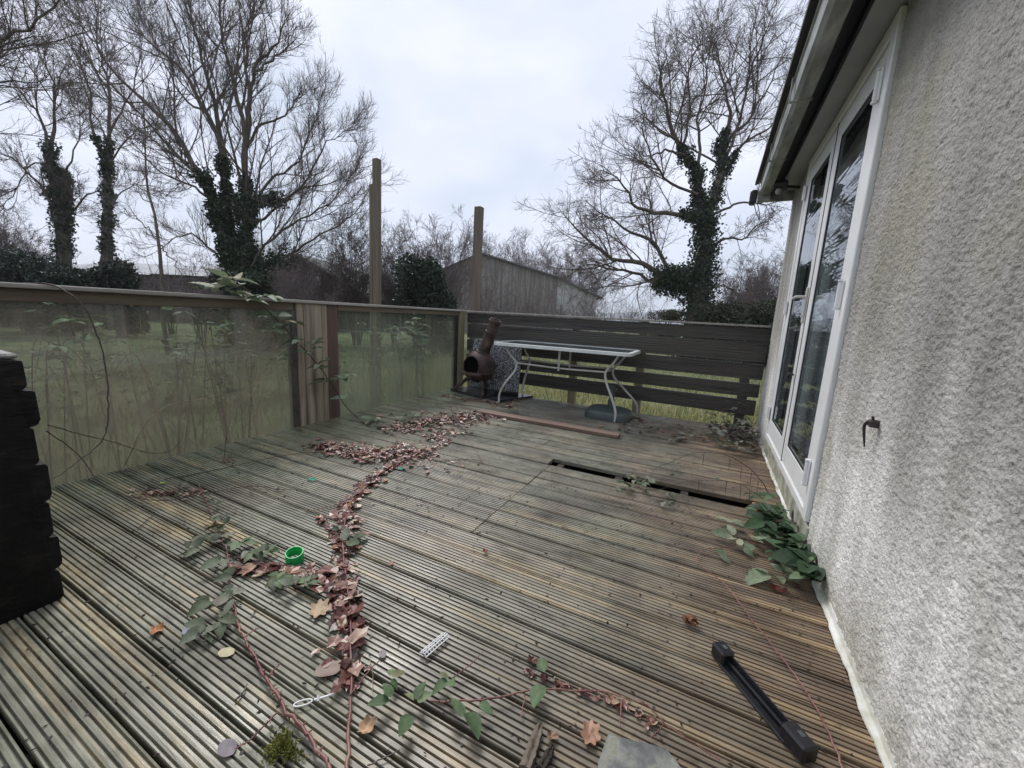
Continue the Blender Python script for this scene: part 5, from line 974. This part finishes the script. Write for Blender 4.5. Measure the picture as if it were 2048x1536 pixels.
sh=[(790,16,.85,'bare shrub rising just right of the taller post'),(1010,17,.85,'bare shrub in front of the barn gable peak'),(1065,20,.95,'bare shrub in front of the middle of the barn'),(1120,18,.85,'bare shrub in front of the right half of the barn'),(1175,21,.95,'bare shrub at the right corner of the barn'),(1230,20,.62,'low bare shrub between the barn and the oak'),(1290,17,.5,'lowest bare shrub left of the oak trunk'),
 (600,12,.55,'bare shrub at the right foot of the largest tree'),(650,15,.7,'bare shrub in front of the small gable window'),(400,14,.7,'bare shrub at the left foot of the largest tree'),(340,16,.8,'bare shrub behind the thin sapling'),(250,17,.8,'bare shrub between the slender ivy tree and the sapling'),(170,15,.7,'bare shrub between the two ivy clad left trees'),(60,17,.85,'bare shrub left of the stout forked tree'),(5,15,.9,'bare shrub at the left edge of the view'),
 (1540,17,.9,'bare shrub beside the corner of the house'),(1500,21,.9,'bare shrub behind the right hedge'),(1600,22,1.2,'bare tree behind the corner of the house'),(450,20,1.1,'bare shrub behind the largest tree'),(545,19,1.0,'bare shrub right behind the stems of the largest tree')]
for i,(px,dep,sc,lab) in enumerate(sh):
    copytree(S3 if (1000<px<1500 or 150<px<460) else (S1 if i%2 else S2),gnd(px,610,dep),lab,sc*(.9 if 1000<px<1500 else 1),i*1.7)
for px,dep,sc,lab in [(985,56,2.6,'bare shrub standing behind the left roof slope of the barn'),(1045,58,2.5,'tall bare shrub showing above the barn ridge'),(1110,56,2.4,'bare shrub showing above the right roof slope of the barn'),(1170,54,2.0,'bare shrub filling the sky above the barn eave'),(1215,24,.85,'bare shrub just right of the barn end'),(1262,25,.8,'bare shrub midway between barn end and oak'),(1305,23,.7,'bare shrub just left of the oak foot'),(1480,26,1.2,'bare shrub seen between oak trunk and house'),(1085,15,.6,'low twiggy shrub close behind the fence before the barn'),(1150,15,.55,'low twiggy shrub close behind the fence at the barn corner')]:
    copytree(S1 if (dep>50 or px==1480) else S3,gnd(px,610,dep),lab,sc,px*.7)
copytree(S1,gnd(835,600,17),'smaller bare shrub left of the rounded evergreen bush',.9,2.2)
# evergreen masses
def bush(name,lab,c,rad,n,size,mat,seed,cat='bush',lob=7,group=None):
    r=np.random.default_rng(seed); t=thing(name,lab,cat,(c[0],c[1],GZ),group); cs=[];rr_=[]
    for k in range(lob): cs.append([c[0]+r.uniform(-.6,.6)*rad[0],c[1]+r.uniform(-.6,.6)*rad[1],c[2]+r.uniform(-.45,.42)*rad[2]]); rr_.append(r.uniform(.42,.62))
    nl=lob
    while c[2]-rad[2]*.5>GZ+.3 and nl<lob*2:
        zz=GZ+(c[2]-rad[2]*.4-GZ)*r.uniform(.15,.9); cs.append([c[0]+r.uniform(-.65,.65)*rad[0],c[1]+r.uniform(-.65,.65)*rad[1],zz]); rr_.append(r.uniform(.42,.62)); nl+=1
    P=[]; m=n//lob
    for q,s in zip(cs,rr_):
        d=r.normal(0,1,(m,3)); d/=np.linalg.norm(d,axis=1,keepdims=True); P.append(np.array(q)+d*(np.array(rad)*s)*r.uniform(.55,1.12,(m,1)))
    P=np.concatenate(P); P=P[P[:,2]>GZ]; V,Fq=leafquads(P,size,r); link('foliage',npmesh('foliage',V,Fq),mat,t)
    m=MB()
    for k,q in enumerate(cs): m.tube([(c[0]+.05*k-.1,c[1],GZ-.05),((c[0]+q[0])/2,(c[1]+q[1])/2,(GZ+q[2])/2),q],[.05,.04,.015],6,4)
    m.build('stem',M_bark,t); return t
q=far(852,575,13); bush('evergreen_bush','rounded dark evergreen bush between the two tall posts',q,(.95,.9,1.05),9000,.10,M_ever,81,lob=9)
q=far(1520,630,15); bush('hedge_bush','dark green hedge bush between the oak trunk and the house',q,(1.7,1.2,.9),8000,.10,M_hedge,82,lob=10)
q=far(1450,640,15); bush('hedge_bush','low dark hedge bush directly at the foot of the oak',q,(1.2,1.,.8),6000,.10,M_hedge,83,lob=8)
q=far(1330,632,24); bush('hedge_bush','small low bush left of the oak foot',q,(1.2,1.,.5),2500,.10,M_hedge,89,lob=6)
q=far(30,545,13); bush('evergreen_bush','dark evergreen bush at the far left above the handrail',q,(1.3,1.,.8),7000,.10,M_ever,84,lob=9)
q=far(225,550,14); bush('evergreen_bush','dark evergreen bush at the foot of the slender ivy tree',q,(.7,.7,.65),3500,.10,M_ever,85,lob=7)
q=far(115,560,13); bush('evergreen_bush','low dark evergreen bush at the foot of the forked tree',q,(1.1,.8,.5),4000,.10,M_ever,86,lob=7)
q=far(500,575,11.5); bush('ivy_bush','dark ivy mound around the foot of the largest tree',q,(.9,.7,.5),5000,.09,M_ivy,87,lob=7)
# brambles growing outside the glass
def wildbramble(lab,c,rad,n,seed,ml,canes=8,hgt=.9):
    r=np.random.default_rng(seed); rr=random.Random(seed); t=thing('bramble_thicket',lab,'bramble',(c[0],c[1],GZ),'brambles growing behind the glass'); m=MB(); tips=[]
    for k in range(canes):
        b=np.array([c[0]+r.uniform(-.5,.5)*rad[0],c[1]+r.uniform(-.8,.8)*rad[1],GZ]); a=r.uniform(0,6.28); l=r.uniform(.3,.8)*rad[1]; top=b+[math.cos(a)*l*.4*.5,math.sin(a)*l*.6,hgt*r.uniform(.7,1.25)+.38]; e=top+[math.cos(a)*l*.3,math.sin(a)*l*.7,-r.uniform(.05,.6)]; mid=(b+top)/2+[0,0,.15]
        for q_ in(b,mid,top,e): q_[0]=min(q_[0],bx-.06)
        P2,R2=catmull(np.array([b,mid,top,e]),np.array([.0042,.0036,.003,.0015]),6); m.tube(P2,R2,5); tips.append(P2)
    m.build('cane',M_caned,t,fix=False); m=MB()
    for i in range(n):
        P2=tips[rr.randrange(len(tips))]; q_=P2[rr.randrange(len(P2)//3,len(P2))]+r.normal(0,.05,3); q_[0]=min(q_[0],bx-.06); trileaf(m,q_,rr.uniform(0,6.28),rr.uniform(.04,.065),rr.uniform(-.1,.3),3,rr)
    m.build('foliage',ml,t,fix=False)
wildbramble('leafy bramble behind the right hand glass panel beside the corner post',(-3.45,4.0),(.4,.55),110,91,M_bleafp,10,.80)
wildbramble('bramble with green leaves behind the right glass panel next to the clad post',(-3.5,3.0),(.4,.5),50,92,M_bleaf,7,.7)
wildbramble('tangled bramble behind the right end of the left glass panel',(-3.5,1.75),(.5,.55),90,93,M_bleafd,12,.85)
wildbramble('sparse bramble behind the middle of the left glass panel',(-3.55,1.15),(.5,.45),70,94,M_bleaf,9,.75)
wildbramble('sparse bramble behind the left glass panel beside the black timber block',(-3.6,.6),(.5,.4),30,95,M_bleafg,8,.75)
r=np.random.default_rng(96); m=MB()
for i in range(34):
    b=np.array([r.uniform(-4.3,-3.25),r.uniform(.3,2.3),GZ]); tp_=b+[r.normal(0,.18),r.normal(0,.3),r.uniform(.5,1.3)]; tp_[0]=min(tp_[0],-3.2); m.tube([b,(b+tp_)/2+r.normal(0,.05,3)*[.3,1,1],tp_],[.003,.0025,.0012],4,4)
setp(m.build('dead_stalks',M_canep,fix=False),'dead brown stalks standing behind the left glass panel','dead stalks',kind='stuff')
bram=None
# grass: long tufts beyond the fence
r=np.random.default_rng(97); n=26000; gx=r.uniform(-4.5,3.5,n); gy=4.9+r.gamma(1.5,2.2,n); k=gy<16; gx=gx[k]*(1+gy[k]*.06);gy=gy[k]; n=len(gx); B0=np.stack([gx,gy,np.full(n,GZ-.02)],1); hgt=r.uniform(.06,.26,n)*(1+.6*np.sin(gx*2.1)*np.cos(gy*1.7)); a=r.uniform(0,2*PI,n); w_=r.uniform(.004,.008,n); ln=r.normal(0,.10,(n,2))
s=np.stack([np.cos(a)*w_,np.sin(a)*w_,0*w_],1); mid=B0+np.stack([ln[:,0]*.3,ln[:,1]*.3,hgt*.6],1); tip=B0+np.stack([ln[:,0],ln[:,1],hgt],1)
V=np.stack([B0-s,B0+s,mid+s*.7,mid-s*.7,tip],1).reshape(-1,3); i5=np.arange(n)*5; Fs=[[j,j+1,j+2,j+3] for j in i5.tolist()]+[[j+3,j+2,j+4] for j in i5.tolist()]
setp(link('long_grass',npmesh('long_grass',V,Fs),M_grass),'yellow green long grass beyond the slatted fence','grass',kind='stuff')
n=16000; gx=-3.3-r.gamma(1.6,2.6,n); gy=r.uniform(-2,13,n); B0=np.stack([gx,gy,np.full(n,GZ-.02)],1); hgt=r.uniform(.05,.16,n); a=r.uniform(0,2*PI,n); w_=r.uniform(.005,.009,n); ln=r.normal(0,.06,(n,2)); s=np.stack([np.cos(a)*w_,np.sin(a)*w_,0*w_],1); mid=B0+np.stack([ln[:,0]*.3,ln[:,1]*.3,hgt*.6],1); tip=B0+np.stack([ln[:,0],ln[:,1],hgt],1)
V=np.stack([B0-s,B0+s,mid+s*.7,mid-s*.7,tip],1).reshape(-1,3); i5=np.arange(n)*5; Fs=[[j,j+1,j+2,j+3] for j in i5.tolist()]+[[j+3,j+2,j+4] for j in i5.tolist()]
setp(link('lawn_grass',npmesh('lawn_grass',V,Fs),leafmat('lawn_blade',[(0,(.06,.08,.025)),(.6,(.12,.16,.055)),(1,(.24,.23,.11))],rough=.7,trans=.3)),'short green lawn grass behind the glass balustrade','grass',kind='stuff')
# ------------------------------------------------------------------ barns
def W(px,py,dep): return far(px,py,dep)
def gable(name,lab,pts,dep,back,walls,wm,rm,split=None,lum=0):
    """pts: image points (left eave, peak, right eave) of the wall that faces the deck; the building runs back"""
    P=[W(x,y,dep) for x,y in pts]; G=[np.array([p[0],p[1],GZ-.3]) for p in P]; fw=np.array([CM[2][0],CM[2][1],0]); fw/=np.linalg.norm(fw); bk=fw*back
    t=thing(name,lab,'barn',tuple(G[1]))
    m=MB(); n=len(P); m.add([*P,*G[::-1],*[p+bk for p in P],*[g+bk for g in G[::-1]]],[list(range(2*n)),list(range(4*n-1,2*n-1,-1)),[0,2*n,4*n-1,2*n-1],[n-1,n,3*n,3*n-1]]); m.build('wall',wm,t)
    m=MB(); up=np.array([0,0,.12]); o=-fw*.35
    for i in range(n-1):
        e=(P[i+1]-P[i]); e/=np.linalg.norm(e); a_=P[i]-(e*.3 if i==0 else 0); b_=P[i+1]+(e*.3 if i==n-2 else 0)
        m.add([a_+o,b_+o,b_+bk,a_+bk,a_+o+up,b_+o+up,b_+bk+up,a_+bk+up],[[0,1,2,3],[4,7,6,5],[0,4,5,1],[1,5,6,2],[2,6,7,3],[3,7,4,0]])
    m.build('roof',rm,t); return t,P,fw
t,P,fw=gable('barn','grey timber clad barn with shallow gable beyond the garden in the centre',[(868,548),(962,508),(1115,556)],34,16,None,M_clad1,M_roof1)
rt=np.array([CM[0][0],CM[0][1],0]); rt/=np.linalg.norm(rt)
m=MB(); P0_,P1_=P[1],P[2]
# battens of the boarding
for k in range(34):
    u=k/33; top=(P[0]+(P[1]-P[0])*(u/.38)) if u<.38 else (P[1]+(P[2]-P[1])*((u-.38)/.62)); x=top-fw*.03; m.box((x[0]-.035,x[1]-.035,GZ-.3),(x[0]+.035,x[1]+.035,x[2]-.05))
m.build('boarding',M_clad1,t)
ln=[W(1116,557,34),W(1194,594,34)]; m=MB(); G=[np.array([p[0],p[1],GZ-.3]) for p in ln]; bk=fw*15; m.add([ln[0],ln[1],G[1],G[0],ln[0]+bk,ln[1]+bk,G[1]+bk,G[0]+bk],[[0,1,2,3],[7,6,5,4],[0,4,5,1],[1,5,6,2],[3,2,6,7]]); m.build('lean_to',M_clad2,t)
m=MB(); up=np.array([0,0,.12]); e=(ln[1]-ln[0])/np.linalg.norm(ln[1]-ln[0])*.4; a_,b_=ln[0]-fw*.35,ln[1]-fw*.35+e; m.add([a_,b_,b_+bk,a_+bk,a_+up,b_+up,b_+bk+up,a_+bk+up],[[0,1,2,3],[4,7,6,5],[0,4,5,1],[1,5,6,2],[2,6,7,3],[3,7,4,0]]); m.build('roof',M_roof1,t)
t,P,fw=gable('brick_outbuilding','dark brick outbuilding with one small white window behind the largest tree',[(470,592),(600,512),(742,600)],24,10,None,M_brick,M_roof1)
q=W(636,562,23.9); m=MB(); m.box((q[0]-.22,q[1]-.05,q[2]-.24),(q[0]+.22,q[1]+.03,q[2]+.24),.01); wdw=m.build('window',M_white,t)
m=MB(); m.box((q[0]-.16,q[1]-.06,q[2]-.18),(q[0]-.02,q[1]-.051,q[2]+.18)); m.box((q[0]+.02,q[1]-.06,q[2]-.18),(q[0]+.16,q[1]-.051,q[2]+.18)); m.build('pane',nmat('pale_window_glass',[(.3,(.4,.42,.45)),(.7,(.6,.62,.65))],rough=.1),wdw)
# long low shed on the left: ridge parallel to the view
a_,b_=W(225,524,30),W(600,530,30); t=thing('long_shed','long low shed with pale grey sheet roof at the left behind the trees','barn',(a_[0],a_[1],GZ)); back=fw*5
zt_=a_[2]; ze=zt_-1.0; m=MB(); m.add([np.array([a_[0],a_[1],ze])-back,np.array([b_[0],b_[1],ze])-back,np.array([b_[0],b_[1],zt_]),np.array([a_[0],a_[1],zt_]),np.array([b_[0],b_[1],ze])+back,np.array([a_[0],a_[1],ze])+back],[[0,1,2,3],[3,2,4,5]]); m.build('roof',M_roof2,t)
m=MB(); bk2=back*.95; A2=np.array([a_[0],a_[1],GZ-.3]); B2=np.array([b_[0],b_[1],GZ-.3]); hh_=np.array([0,0,ze-GZ+.25]); m.add([A2-bk2,B2-bk2,B2-bk2+hh_,A2-bk2+hh_,A2+bk2,B2+bk2,B2+bk2+hh_,A2+bk2+hh_],[[0,1,2,3],[7,6,5,4],[0,3,7,4],[1,5,6,2]]); m.build('wall',M_brick,t)
a_,b_=W(764,580,45),W(870,583,45); t=thing('far_shed','small distant shed with pale grey roof just right of the taller post','barn',(a_[0],a_[1],GZ)); m=MB(); up=np.array([0,0,1.]); bk=fw*5
m.add([a_-up*1.6-bk,b_-up*1.6-bk,b_,a_,b_-up*1.6+bk,a_-up*1.6+bk],[[0,1,2,3],[3,2,4,5]]); m.build('roof',M_roof2,t)
m=MB(); A2=a_-up*1.65;B2=b_-up*1.65; m.add([A2-bk*.9,B2-bk*.9,B2+bk*.9,A2+bk*.9,A2-bk*.9-up*2,B2-bk*.9-up*2,B2+bk*.9-up*2,A2+bk*.9-up*2],[[0,1,5,4],[1,2,6,5],[2,3,7,6],[3,0,4,7]]); m.build('wall',M_brick,t)

# ------------------------------------------------------------------ air
hzm=bpy.data.materials.new('thin_haze'); hzm.use_nodes=True; hn=hzm.node_tree; hn.nodes.clear(); ho=hn.nodes.new('ShaderNodeOutputMaterial'); pv=hn.nodes.new('ShaderNodeVolumePrincipled'); pv.inputs['Color'].default_value=(.9,.93,1,1); pv.inputs['Density'].default_value=.0008; pv.inputs['Anisotropy'].default_value=.2; hn.links.new(pv.outputs[0],ho.inputs['Volume'])
m=MB(); m.box((-1600,-1600,-3.5),(1600,1600,40)); setp(m.build('haze',hzm),kind='stuff')
